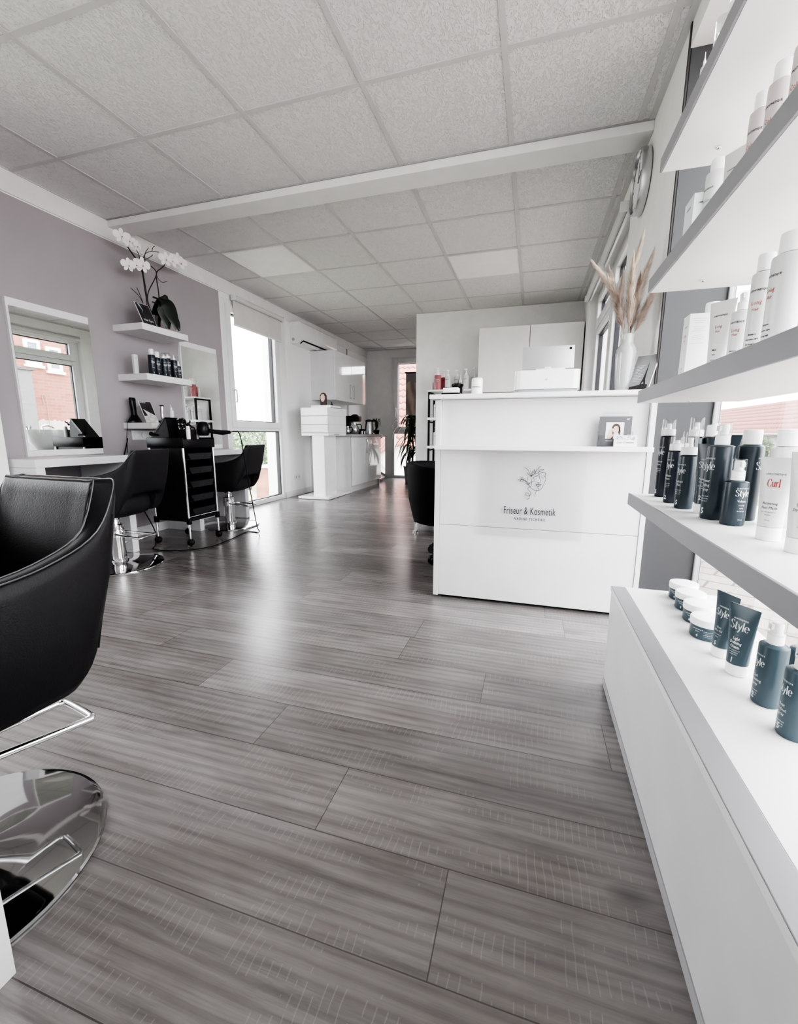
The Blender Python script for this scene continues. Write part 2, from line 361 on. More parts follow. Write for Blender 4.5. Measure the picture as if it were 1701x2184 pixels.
class MB:
    def __init__(s): s.bm = bmesh.new(); s.M = Matrix.Identity(4)
    def v(s, p): return s.bm.verts.new(s.M @ Vector(p))
    def face(s, vs):
        try: return s.bm.faces.new(vs)
        except ValueError: return None
    def poly(s, pts): return s.face([s.v(p) for p in pts])
    def box(s, a, b, bev=0.0, seg=2):
        x0, y0, z0 = (min(a[i], b[i]) for i in range(3)); x1, y1, z1 = (max(a[i], b[i]) for i in range(3))
        t = bmesh.new()
        vs = [t.verts.new(p) for p in ((x0,y0,z0),(x1,y0,z0),(x1,y1,z0),(x0,y1,z0),(x0,y0,z1),(x1,y0,z1),(x1,y1,z1),(x0,y1,z1))]
        for f in ((0,3,2,1),(4,5,6,7),(0,1,5,4),(1,2,6,5),(2,3,7,6),(3,0,4,7)): t.faces.new([vs[i] for i in f])
        if bev: bmesh.ops.bevel(t, geom=list(t.edges), offset=bev, segments=seg, profile=0.5, affect='EDGES', clamp_overlap=True)
        s.merge(t); return s
    def merge(s, t):
        mp = {v: s.v(v.co) for v in t.verts}
        for f in t.faces: s.face([mp[v] for v in f.verts])
        t.free()
    def lathe(s, prof, c=(0, 0, 0), seg=28, sx=1.0, sy=1.0, cap0=True, cap1=True):
        rings = []
        for r, z in prof:
            rings.append([s.v((c[0] + r * sx * math.cos(2 * PI * k / seg), c[1] + r * sy * math.sin(2 * PI * k / seg), c[2] + z)) for k in range(seg)])
        for a, b in zip(rings, rings[1:]):
            for k in range(seg): s.face((a[k], a[(k + 1) % seg], b[(k + 1) % seg], b[k]))
        if cap0: s.face(rings[0][::-1])
        if cap1: s.face(rings[-1])
        return s
    def loft(s, rings, close=True, cap0=True, cap1=True):
        R = [[s.v(p) for p in r] for r in rings]
        n = len(R[0])
        for a, b in zip(R, R[1:]):
            for k in range(n if close else n - 1): s.face((a[k], a[(k + 1) % n], b[(k + 1) % n], b[k]))
        if close and cap0: s.face(R[0][::-1])
        if close and cap1: s.face(R[-1])
        return s
    def tube(s, pts, r, seg=8, closed=False):
        P = [Vector(p) for p in pts]; n = len(P)
        rr = r if isinstance(r, (list, tuple)) else [r] * n
        rings = []; up = None
        for i, p in enumerate(P):
            a = P[i - 1] if (i > 0 or closed) else P[0]; b = P[(i + 1) % n] if (i < n - 1 or closed) else P[-1]
            d = (b - a)
            if d.length < 1e-9: d = Vector((0, 0, 1))
            d.normalize()
            if up is None: up = d.orthogonal().normalized()
            up = (up - d * up.dot(d))
            if up.length < 1e-6: up = d.orthogonal()
            up.normalize(); q = d.cross(up)
            rings.append([p + (up * math.cos(2 * PI * k / seg) + q * math.sin(2 * PI * k / seg)) * rr[i] for k in range(seg)])
        if closed: rings.append(rings[0])
        s.loft(rings, True, not closed, not closed); return s
    def cyl(s, p0, p1, r, seg=16): return s.tube([p0, p1], r, seg)
    def ball(s, c, r, sx=1, sy=1, sz=1, u=14, v=9):
        prof = [(max(r * math.sin(PI * i / v), r * 0.02), -r * sz * math.cos(PI * i / v)) for i in range(v + 1)]
        s.lathe(prof, c, u, sx, sy); return s
    def flat(s, V, F, fn):
        vs = [s.v(fn(x, y)) for x, y in V]
        for f in F: s.face([vs[i] for i in f])
        return s
    def prism(s, poly, fn0, fn1):
        a = [s.v(fn0(*p)) for p in poly]; b = [s.v(fn1(*p)) for p in poly]
        n = len(poly)
        s.face(a[::-1]); s.face(b)
        for k in range(n): s.face((a[k], a[(k + 1) % n], b[(k + 1) % n], b[k]))
        return s
    def build(s, name, m, parent=None, smooth=40, loc=None, rotz=0.0):
        bmesh.ops.recalc_face_normals(s.bm, faces=list(s.bm.faces))
        me = bpy.data.meshes.new(name); s.bm.to_mesh(me); s.bm.free()
        if m: me.materials.append(m)
        if smooth:
            for p in me.polygons: p.use_smooth = True
            try: me.set_sharp_from_angle(angle=math.radians(smooth))
            except Exception: pass
        o = bpy.data.objects.new(name, me); COL.objects.link(o)
        if parent: o.parent = parent
        if loc: o.location = loc
        o.rotation_euler = (0, 0, rotz)
        return o

def tag(o, label=None, cat=None, group=None, kind=None):
    if label: o['label'] = label
    if cat: o['category'] = cat
    if group: o['group'] = group
    if kind: o['kind'] = kind
    return o
def thing(name, label, cat, loc=(0, 0, 0), rotz=0.0, group=None):
    o = bpy.data.objects.new(name, None); COL.objects.link(o); o.empty_display_size = 0.05
    o.location = loc; o.rotation_euler = (0, 0, rotz)
    return tag(o, label, cat, group)
def struct(name, mb, m, label=None, cat=None, parent=None, smooth=0):
    o = mb.build(name, m, parent, smooth)
    if parent is None: tag(o, label, cat, None, 'structure')
    return o
def sthing(name, label=None, cat=None, loc=(0, 0, 0)):
    o = thing(name, label, cat, loc); o['kind'] = 'structure'; return o
def copy_tree(o, parent=None):
    c = o.copy(); COL.objects.link(c)
    if parent: c.parent = parent
    for ch in list(o.children): copy_tree(ch, c)
    return c
def frame4(mb, fn, u0, u1, v0, v1, w, d0, d1, bev=0.004):
    """rectangular frame in a wall plane; fn(u, v, d) -> xyz corner"""
    for (a, b, c, d) in ((u0, u0 + w, v0, v1), (u1 - w, u1, v0, v1), (u0 + w, u1 - w, v1 - w, v1), (u0 + w, u1 - w, v0, v0 + w)):
        mb.box(fn(a, c, d0), fn(b, d, d1), bev)
    return mb
# ================================================================ ROOM SHELL
XL, XR, YF, YB, YC, HC = -3.10, 0.50, -1.60, 5.83, 8.05, 2.395
# ---- floor of laminate planks, boards run across the room
def build_floor():
    W, LEN, Y0 = 0.185, 1.276, 1.2606
    joints = {0: 0.238, 1: -0.69, 2: -0.403, 3: -0.112, 4: -0.95, 5: -0.3, -1: -0.114, -2: -1.72, -3: -0.43, -4: -1.1, -5: 0.1}
    me = bpy.data.meshes.new('floor'); V, F, UV, R, S = [], [], [], [], []
    rnd = random.Random(11)
    r0 = -math.ceil((YC + .2 - Y0) / W); r1 = math.ceil((Y0 - YF) / W)
    for r in range(r0, r1 + 1):
        ya, yb = Y0 - (r + 1) * W, Y0 - r * W
        j = joints.get(r, rnd.uniform(-1.2, 0))
        x = j - LEN * math.ceil((j - (XL - .3)) / LEN)
        while x < 0.8:
            a, b = max(x, XL - .26), min(x + LEN, 0.79)
            rv = (rnd.random(), rnd.random(), rnd.random())
            if b > a:
                i = len(V); V += [(a, ya, 0), (b, ya, 0), (b, yb, 0), (a, yb, 0)]; F.append((i, i + 1, i + 2, i + 3))
                UV += [(a - x, 0), (b - x, 0), (b - x, W), (a - x, W)]; R.append(rv); S.append((LEN, W, 0))
            x += LEN
    me.from_pydata(V, [], F)
    uv = me.uv_layers.new(name='plank')
    for i, c in enumerate(UV): uv.data[i].uv = c
    a = me.attributes.new('plank_rand', 'FLOAT_VECTOR', 'FACE'); b = me.attributes.new('plank_size', 'FLOAT_VECTOR', 'FACE')
    for i in range(len(F)): a.data[i].vector = R[i]; b.data[i].vector = S[i]
    me.materials.append(floor_mat())
    o = bpy.data.objects.new('floor', me); COL.objects.link(o); tag(o, kind='structure')
build_floor()

# ---- ceiling: tile field, grid bars, cross beam
m = MB(); m.box((XL - .25, YF - .2, HC), (XR + .28, YC + .2, HC + .2)); struct('ceiling', m, ceiling_mat())
m = MB(); m.box((XL, 2.722, HC - .007), (XR, 2.7315, HC + .01)); struct('trim_6', m, mat('joint_grey', (.36, .35, .35), .7), 'shadow joint between ceiling and beam')
GX0, GYF, GYR, T = -2.6945, 1.4802, 3.4606, 0.625
m = MB()
bars_x = [GX0 + T * i for i in range(6)]
for x in bars_x:
    m.box((x - .0125, YF, HC - .004), (x + .0125, 2.73, HC + .01)); m.box((x - .0125, 2.90, HC - .004), (x + .0125, YB if x > -1.55 else YC, HC + .01))
y = GYF - T * 4
while y < 2.7:
    m.box((XL, y - .0125, HC - .0035), (XR, y + .0125, HC + .01)); y += T
y = GYR
while y < YC:
    m.box((XL, y - .011, HC - .0035), (XR if y < YB else -1.54, y + .011, HC + .01)); y += T
m.box((XR - .028, YF, HC - .006), (XR, YB, HC + .01)); m.box((XL, YF, HC - .005), (XL + .014, YC, HC + .01))
m.box((-1.54, YB - .02, HC - .006), (XR, YB, HC + .01)); m.box((XL, YC - .02, HC - .006), (-1.54, YC, HC + .01))
struct('trim_1', m, TBAR, 'grey metal grid bars of the suspended ceiling')
m = MB(); m.box((XL, 2.732, 2.345), (XR, 2.90, HC + .05), 0.004); struct('beam', m, BEAMW, 'white boxed beam crossing the ceiling', 'beam')
for lab, i, y0 in (('flat ceiling light panel in front of the beam near the shelves', 3, GYF - T + T * 0), ('flat ceiling light panel behind the beam by the left window', 0, GYR), ('flat ceiling light panel above the rear cabinet', 3, GYR + T)):
    x0 = GX0 + T * i
    t = thing('ceiling_light', lab, 'ceiling light', (x0 + T / 2, y0 + T / 2, HC - .006), 0, 'flat ceiling light panels')
    h = T / 2 - .013
    frame4(m := MB(), lambda u, v, d: (u, v, d), -h, h, -h, h, .012, -.004, .02, 0); m.build('frame', BEAMW, t, 0)
    m = MB(); m.box((-h + .012, -h + .012, -.002), (h - .012, h - .012, .02)); m.build('diffuser', LEDP, t, 0)

# ---- walls
WL = wall_left_mat()
m = MB()
m.box((XL - .25, YF - .2, 0), (XL, .15, 2.6)); m.box((XL - .25, 1.22, 0), (XL, 3.95, 2.6)); m.box((XL - .25, .15, 2.21), (XL, 1.22, 2.6)); m.box((XL - .25, 5.0, 0), (XL, YC + .2, 2.6)); m.box((XL - .25, 3.95, 2.21), (XL, 5.0, 2.6))
struct('wall_left', m, WL)
m = MB(); m.box((XL - .002, 1.25, 0), (-2.88, 1.728, 2.395)); struct('pillar', m, WALLW, 'white wall pier beside the first vanity', 'pillar')
m = MB(); m.box((XL, YF, 2.262), (XL + .010, YC, 2.39), .003); struct('trim_2', m, BEAMW, 'white band running along the top of the left wall')
m = MB(); m.box((XL + .001, 7.095, 0.85), (XL + .006, 7.11, 2.26)); struct('trim_3', m, JOINT, 'dark vertical joint in the kitchen wall')
m = MB(); m.box((XL, 2.36, 0), (XL + .016, 3.95, .075), .003); m.box((XL, 5.0, 0), (XL + .016, 5.7, .075), .003); struct('baseboard_left', m, BASEW)
m = MB()
m.box((XR, 2.2, 0), (XR + .26, 3.2, 2.6)); m.box((XR, 5.19, 0), (XR + .26, YB + .2, 2.6)); m.box((XR, 3.2, 2.28), (XR + .26, 5.19, 2.6)); m.box((XR, -1.25, 2.3), (XR + .26, 2.2, 2.6)); m.box((XR, YF - .2, 0), (XR + .26, -1.25, 2.6))
struct('wall_right', m, WALLW)
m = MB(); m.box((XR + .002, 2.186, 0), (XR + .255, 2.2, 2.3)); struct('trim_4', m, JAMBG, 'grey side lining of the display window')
m = MB(); m.box((XR - .004, 2.186, 0), (XR + .004, 2.203, HC)); struct('trim_5', m, JOINT, 'dark joint along the display window lining')
m = MB(); m.box((-1.54, YB, 0), (XR + .02, YB + .12, 2.6)); m.box((-1.54, YB + .121, 0), (-1.42, YC + .2, 2.6)); struct('wall_rear', m, REARW)
m = MB(); m.box((XL - .2, YC, 0), (-2.60, YC + .25, 2.6)); m.box((-1.66, YC, 0), (-1.4, YC + .25, 2.6)); m.box((-2.60, YC, 2.25), (-1.66, YC + .25, 2.6)); struct('wall_corridor', m, WALLW)
m = MB(); m.box((XL - .2, YF - .2, 0), (XR + .26, YF, 2.6)); struct('wall_front', m, WALLW)

# ---- windows
def pane(fn, u0, u1, v0, v1, d, parent, name='glass_pane'):
    mb = MB(); mb.box(fn(u0, v0, d - .003), fn(u1, v1, d + .003)); return mb.build(name, PANE, parent, 0)
fx = lambda u, v, d: (d, u, v)
fy = lambda u, v, d: (u, d, v)
# left window
w = sthing('window_1')
m = frame4(MB(), fx, 3.95, 5.0, 0, 2.21, .055, -3.19, -3.098); m.box((-3.185, 4.0, .872), (-3.10, 4.95, .915), .004); m.build('frame', PVC, w, 30)
s = frame4(MB(), fx, 4.0, 4.95, .905, 2.165, .072, -3.175, -3.082).build('sash', PVC, w, 30)
frame4(MB(), fx, 4.068, 4.882, .972, 2.097, .016, -3.170, -3.125, 0).build('gasket', GASK, s, 0)
pane(fx, 4.072, 4.878, .977, 2.093, -3.15, s)
m = MB(); m.box((-3.084, 4.022, 1.25), (-3.074, 4.05, 1.32), .003); m.tube(spline([(-3.075, 4.036, 1.30), (-3.045, 4.036, 1.30), (-3.036, 4.036, 1.27), (-3.036, 4.036, 1.19), (-3.05, 4.036, 1.17)], 5), .008); m.build('handle', PVC, s)
frame4(MB(), fx, 4.003, 4.947, .05, .875, .014, -3.170, -3.125, 0).build('gasket', GASK, w, 0)
pane(fx, 4.006, 4.944, .053, .873, -3.15, w)
# right window by the wash basin
w = sthing('window_2')
m = frame4(MB(), fx, 3.2, 5.19, 0, 2.28, .06, .58, .66); m.box((.58, 4.16, .02), (.66, 4.24, 2.27), .004); m.box((.60, 3.22, 1.90), (.66, 5.18, 1.93), .004); m.build('frame', PVC, w, 30)
for a, b in ((3.25, 4.17), (4.23, 5.14)):
    s = frame4(MB(), fx, a, b, 1.915, 2.245, .085, .565, .64).build('sash', PVC, w, 30)
    frame4(MB(), fx, a + .082, b - .082, 1.997, 2.163, .014, .60, .63, 0).build('gasket', GASK, s, 0)
    pane(fx, a + .085, b - .085, 2.0, 2.16, .615, s)
    s = frame4(MB(), fx, a, b, .03, 1.912, .06, .572, .645).build('sash', PVC, w, 30)
    frame4(MB(), fx, a + .057, b - .057, .087, 1.855, .014, .60, .635, 0).build('gasket', GASK, s, 0)
    pane(fx, a + .06, b - .06, .09, 1.852, .62, s)
    m = MB(); m.tube(spline([(.572, a + .03, 1.1), (.54, a + .03, 1.1), (.53, a + .03, 1.06), (.53, a + .03, .99)], 5), .008); m.build('handle', PVC, s)
# display window behind the product shelves
w = sthing('window_3')
m = frame4(MB(), fx, -1.25, 2.186, 0.0, 2.3, .014, .727, .748, .002); m.build('frame', EDGEG, w, 30)
pane(fx, -1.23, 2.166, .02, 2.28, .735, w)
# corridor window
w = sthing('window_4')
m = frame4(MB(), fy, -2.60, -1.66, 0, 2.25, .05, YC - .01, YC + .07); m.box((-2.56, YC - .008, .845), (-1.7, YC + .06, .90), .004); m.build('frame', PVC, w, 30)
s = frame4(MB(), fy, -2.555, -1.705, .89, 2.215, .085, YC - .025, YC + .05).build('sash', PVC, w, 30)
frame4(MB(), fy, -2.474, -1.786, .971, 2.134, .012, YC + .005, YC + .03, 0).build('gasket', GASK, s, 0)
pane(fy, -2.47, -1.79, .975, 2.13, YC + .02, s)
m = MB(); m.box((-2.525, YC - .036, 1.25), (-2.50, YC - .025, 1.33), .003); m.tube(spline([(-2.512, YC - .03, 1.32), (-2.505, YC - .07, 1.32), (-2.50, YC - .075, 1.27), (-2.515, YC - .075, 1.17)], 5), .009); m.build('handle', PVC, s)
pane(fy, -2.55, -1.71, .05, .845, YC + .02, w)
# left window next to the pier, nearer than the first mirror
w = sthing('window_5')
m = frame4(MB(), fx, .15, 1.22, 0.0, 2.21, .06, -3.19, -3.098); m.box((-3.185, .2, .88), (-3.10, 1.17, .93), .004); m.build('frame', PVC, w, 30)
pane(fx, .21, 1.16, .06, .88, -3.15, w); pane(fx, .21, 1.16, .93, 2.15, -3.15, w)

# ================================================================ OUTSIDE
m = MB(); m.box((.76, -8, -.5), (40, 40, -.12)); struct('pavement', m, paving_mat(), 'pale paving outside the display window', 'pavement')
m = MB(); m.box((-40, -10, -1.9), (XL - .26, 60, -1.5)); struct('ground', m, grass_mat(), 'grass below the left window', 'ground')
m = MB(); m.box((XL - .25, YC + .26, -1.2), (.75, 60, -.5)); struct('yard', m, paving_mat(), 'yard outside the corridor window', 'ground')
RT = roof_mat()
def roof_part(name, quads, parent):
    me = bpy.data.meshes.new(name); V, F, U = [], [], []
    for q in quads:
        P = [Vector(p) for p in q]; i = len(V); V += [tuple(p) for p in P]; F.append(tuple(range(i, i + len(P))))
        ux = (P[1] - P[0]).normalized(); n = ux.cross(P[2] - P[0]).normalized(); uy = n.cross(ux)
        U += [((p - P[0]).dot(ux), (p - P[0]).dot(uy)) for p in P]
    me.from_pydata(V, [], F); uv = me.uv_layers.new(name='roof')
    for i, c in enumerate(U): uv.data[i].uv = c
    me.materials.append(RT); o = bpy.data.objects.new(name, me); COL.objects.link(o); o.parent = parent
    return o
h = thing('house', 'white house with a hipped red tiled roof beyond the display window', 'house', (9, 22, -.12))
m = MB(); m.box((.3, -7.0, 0), (5.7, 30, 1.0)); m.build('wall', mat('render_white', (.72, .71, .70), .9), h, 0)
roof_part('roof', [((0, 30, 1.02), (0, -7.4, 1.02), (3, 2.2, 2.62), (3, 30, 2.62)), ((0, -7.4, 1.02), (6, -7.4, 1.02), (3, 2.2, 2.62)), ((6, -7.4, 1.02), (6, 30, 1.02), (3, 30, 2.62), (3, 2.2, 2.62))], h)
m = MB(); m.cyl((-.05, -7.4, .98), (-.05, 30, .98), .06, 8); m.build('gutter', mat('gutter_grey', (.35, .34, .33), .6), h)
h = thing('house', 'white house with red tiled roof beyond the corridor window', 'house', (-3.5, 14, -.6))
m = MB(); m.box((-3.6, .35, 0), (4.5, 9, 1.05)); m.build('wall', MATS['render_white'], h, 0)
roof_part('roof', [((-4.0, 0, 1.02), (5, 0, 1.02), (5, 7, 6.5), (-4.0, 7, 6.5))], h)
h = thing('brick_house', 'old red brick house front with white framed windows, seen in the first mirror', 'house', (7, 9.2, -.12))
m = MB()
wins = [(-.33, 2.80, .40, .66), (.22, 2.70, .40, .66), (-1.6, 2.8, .5, .8), (1.25, 2.75, .4, .7)]
m.box((.02, -2.6, 0), (1.2, 4.0, 4.6)); m.build('wall', brick_mat(), h, 0)
for (yc, z0, ww, hh) in wins:
    y0, y1, z1 = yc - ww / 2, yc + ww / 2, z0 + hh
    f = frame4(MB(), fx, y0, y1, z0, z1, .08, -.04, .03, .006); f.box((-.06, y0 - .05, z0 - .07), (.03, y1 + .05, z0), .006); wf = f.build('window', mat('frame_white', (.80, .80, .80), .5), h, 30)
    m = MB(); m.box((.0, y0 + .05, z0 + .05), (.021, y1 - .05, z1 - .05)); m.build('pane', mat('dark_pane', (.22, .24, .25), .1), wf, 0)
m = MB(); m.box((-.35, -2.3, 0), (.02, -.66, 2.60)); m.build('side_wing', mat('grey_cladding', (.16, .16, .165), .7), h, 0)
m = MB(); m.box((-.40, -2.35, 2.60), (.02, -.58, 2.66)); m.build('side_wing_roof', mat('dark_roof', (.10, .09, .09), .7), h, 0)
m = MB(); m.tube(spline([(-.01, -.22, 1.75), (-.02, -.25, 2.0), (-.02, -.16, 1.98), (-.01, -.14, 1.6), (-.01, -.15, .6)], 6), .008, 6); m.build('cable', mat('cable_grey', (.30, .27, .26), .6), h)

def leaf_cloud(n, c, r, size, rnd):
    mb = MB()
    for _ in range(n):
        while True:
            p = Vector((rnd.uniform(-1, 1), rnd.uniform(-1, 1), rnd.uniform(-1, 1)))
            if 0.25 < p.length < 1: break
        p = Vector((c[0] + p.x * r[0], c[1] + p.y * r[1], c[2] + p.z * r[2]))
        a = Vector((rnd.gauss(0, 1), rnd.gauss(0, 1), rnd.gauss(0, 1))).normalized(); b = a.orthogonal().normalized()
        s = size * rnd.uniform(.6, 1.3)
        mb.poly([p - a * s, p + b * s * .5, p + a * s, p - b * s * .5])
    return mb
rnd = random.Random(3)
for i, (x, y, z, r, hh, lab) in enumerate(((-11.4, 15.6, -1.5, 1.6, 2.45, 'leafy green tree outside the left window, right behind the shed'), (-15.2, 20.9, -1.5, 2.3, 2.9, 'leafy green tree outside the left window, further away than the other'))):
    t = thing('tree', lab, 'tree', (x, y, z), 0, 'trees outside the left window')
    m = MB(); m.tube([(0, 0, -.02), (.03, .02, .6), (0, .05, 1.3)], [.09, .07, .05], 8); m.build('trunk', mat('bark', (.10, .08, .07), .9), t)
    leaf_cloud(2600, (0, 0, hh / 2 + .25), (r, r, hh / 2 - .1), .085, rnd).build('crown', FOLI, t, 0)
for i, (x, y, sx, sy, lab) in enumerate(((8.3, 20.4, .35, 1.3, 'green shrub against the white house, right one of the two'), (8.3, 23.6, .35, 1.3, 'green shrub against the white house, left one of the two'))):
    t = thing('shrub', lab, 'shrub', (x, y, -.13), 0, 'shrubs in front of the white house')
    leaf_cloud(1500, (0, 0, .5), (sx, sy, .5), .07, rnd).build('foliage', FOLI, t, 0)
    m = MB(); m.tube([(0, 0, 0), (0, .02, .5)], .03, 6); m.build('stem', MATS['bark'], t)
t = thing('garden_shed', 'reddish brown timber shed outside the left window', 'shed', (-8.9, 13.7, -1.5))
m = MB(); m.box((-.5, -.45, 0), (.5, 1.3, 1.15)); m.build('wall', mat('shed_wood', (.30, .15, .11), .8, var=.25, vscale=3, stretch=(1, 12, 1)), t, 0)
m = MB(); m.box((-.6, -.55, 1.15), (.65, 1.4, 1.22)); m.build('roof', mat('shed_roof', (.55, .52, .50), .8), t, 0)
t = thing('outdoor_unit', 'white outdoor cooling unit on a stand outside the left window', 'cooling unit', (-7.6, 11.95, -1.5))
m = MB(); m.box((-.15, -.28, .35), (.15, .28, 1.28), .02); m.build('housing', PVC, t)
m = MB(); m.lathe([(.2, 0), (.2, .02), (.14, .03), (.02, .035)], (0, 0, 0), 20); o = m.build('fan_grille', GREYP, t); o.rotation_euler = (0, PI / 2, 0); o.location = (.15, 0, .95)
m = MB(); m.box((-.13, -.25, 0), (-.07, .25, .36)); m.box((.07, -.25, 0), (.13, .25, .36)); m.build('stand', PVC, t, 0)

# ================================================================ LIGHT + CAMERA
wd = bpy.data.worlds.new('sky'); SC.world = wd; wd.use_nodes = True
N = wd.node_tree.nodes; L = wd.node_tree.links
bg = N['Background']
tc = N.new('ShaderNodeTexCoord'); sp = N.new('ShaderNodeSeparateXYZ'); L.new(tc.outputs['Generated'], sp.inputs[0])
rp = N.new('ShaderNodeValToRGB'); rp.color_ramp.elements[0].position = .45; rp.color_ramp.elements[1].position = .9
rp.color_ramp.elements[0].color = (.97, .96, 1, 1); rp.color_ramp.elements[1].color = (1, .98, 1, 1)
L.new(sp.outputs[2], rp.inputs['Fac']); L.new(rp.outputs['Color'], bg.inputs['Color'])
bg.inputs['Strength'].default_value = 5.0
def portal(loc, rot, sx, sy):
    l = bpy.data.lights.new('daylight_portal', 'AREA'); l.shape = 'RECTANGLE'; l.size = sx; l.size_y = sy
    l.cycles.is_portal = True
    o = bpy.data.objects.new('daylight_portal', l); COL.objects.link(o); o.location = loc; o.rotation_euler = rot; return o
portal((-3.25, 4.47, 1.1), (0, -PI / 2, 0), 2.2, 1.0)
portal((.70, 4.2, 1.14), (0, PI / 2, 0), 2.2, 1.95)
portal((.77, .47, 1.15), (0, PI / 2, 0), 2.3, 3.4)
portal((-2.13, 8.2, 1.12), (-PI / 2, 0, 0), .95, 2.2)
portal((-3.25, .685, 1.1), (0, -PI / 2, 0), 2.2, 1.05)

cam = bpy.data.cameras.new('camera'); co = bpy.data.objects.new('camera', cam); COL.objects.link(co)
FPX, YAW, PIT, ROL = 919.16, 0.2958, 0.1787, 0.0021
fwd = Vector((-math.sin(YAW) * math.cos(PIT), math.cos(YAW) * math.cos(PIT), -math.sin(PIT)))
r0 = Vector((math.cos(YAW), math.sin(YAW), 0)); u0 = r0.cross(fwd)
rr = r0 * math.cos(ROL) + u0 * math.sin(ROL); uu = u0 * math.cos(ROL) - r0 * math.sin(ROL)
M = Matrix((rr, uu, -fwd)).transposed().to_4x4(); M.translation = (0, 0, .84)
co.matrix_world = M
cam.sensor_fit = 'HORIZONTAL'; cam.sensor_width = 36.0; cam.lens = FPX / 1701 * 36.0; cam.clip_start = .02; cam.clip_end = 200
SC.camera = co
SC.view_settings.view_transform = 'AgX'; SC.view_settings.look = 'AgX - High Contrast'; SC.view_settings.exposure = 1.2
SC.cycles.max_bounces = 10; SC.cycles.diffuse_bounces = 5; SC.cycles.glossy_bounces = 5; SC.cycles.transparent_max_bounces = 16; SC.cycles.transmission_bounces = 6
SC.cycles.caustics_reflective = False; SC.cycles.caustics_refractive = False
SC.cycles.sample_clamp_indirect = 6.0
SC.cycles.use_denoising = True
# ================================================================ HELPERS FOR THINGS
def rbox(mb, x0, x1, y0, y1, z0, z1, r, seg=5):
    """box with rounded vertical edges"""
    poly = []
    for cx, cy, a0 in ((x1 - r, y1 - r, 0), (x0 + r, y1 - r, 90), (x0 + r, y0 + r, 180), (x1 - r, y0 + r, 270)):
        for k in range(seg + 1):
            a = math.radians(a0 + 90 * k / seg); poly.append((cx + r * math.cos(a), cy + r * math.sin(a)))
    mb.prism(poly, lambda x, y: (x, y, z0), lambda x, y: (x, y, z1)); return mb
def wrap(mb, V, F, R, z, ang, eps=0.0004):
    mb.flat(V, F, lambda x, y: ((R + eps) * math.cos(ang + x / R), (R + eps) * math.sin(ang + x / R), z + y)); return mb

# ================================================================ RECEPTION COUNTER
CY0 = 2.11
c = thing('reception_counter', 'white reception counter with a raised top and a front ledge', 'counter', (0.03, CY0, 0))
m = MB(); m.box((-.461, .0, .012), (-.486, .45, 1.004), .001); m.build('side_panel', WHITE, c, 0)
m = MB(); m.box((.447, .0, .012), (.468, .085, 1.004), .001); m.build('side_panel', WHITE, c, 0)
m = MB(); m.box((-.46, .004, .016), (.446, .024, .390), .0012); m.build('lower_panel', WHITE, c, 0)
m = MB(); m.box((-.46, .004, .392), (.446, .024, .770), .0012); m.build('middle_panel', WHITE, c, 0)
m = MB(); m.box((-.46, .030, .780), (.446, .050, 1.004), .0012); m.build('upper_panel', WHITE, c, 0)
m = MB(); m.box((-.475, -.075, .768), (.455, .045, .788), .0015); m.build('ledge', SHELFW, c, 0)
m = MB(); m.box((-.512, -.035, 1.006), (.468, .45, 1.026), .0015); m.build('countertop', SHELFW, c, 0)
m = MB(); m.box((-.45, .03, 0), (.44, .44, .03)); m.build('plinth', BLACKM, c, 0)
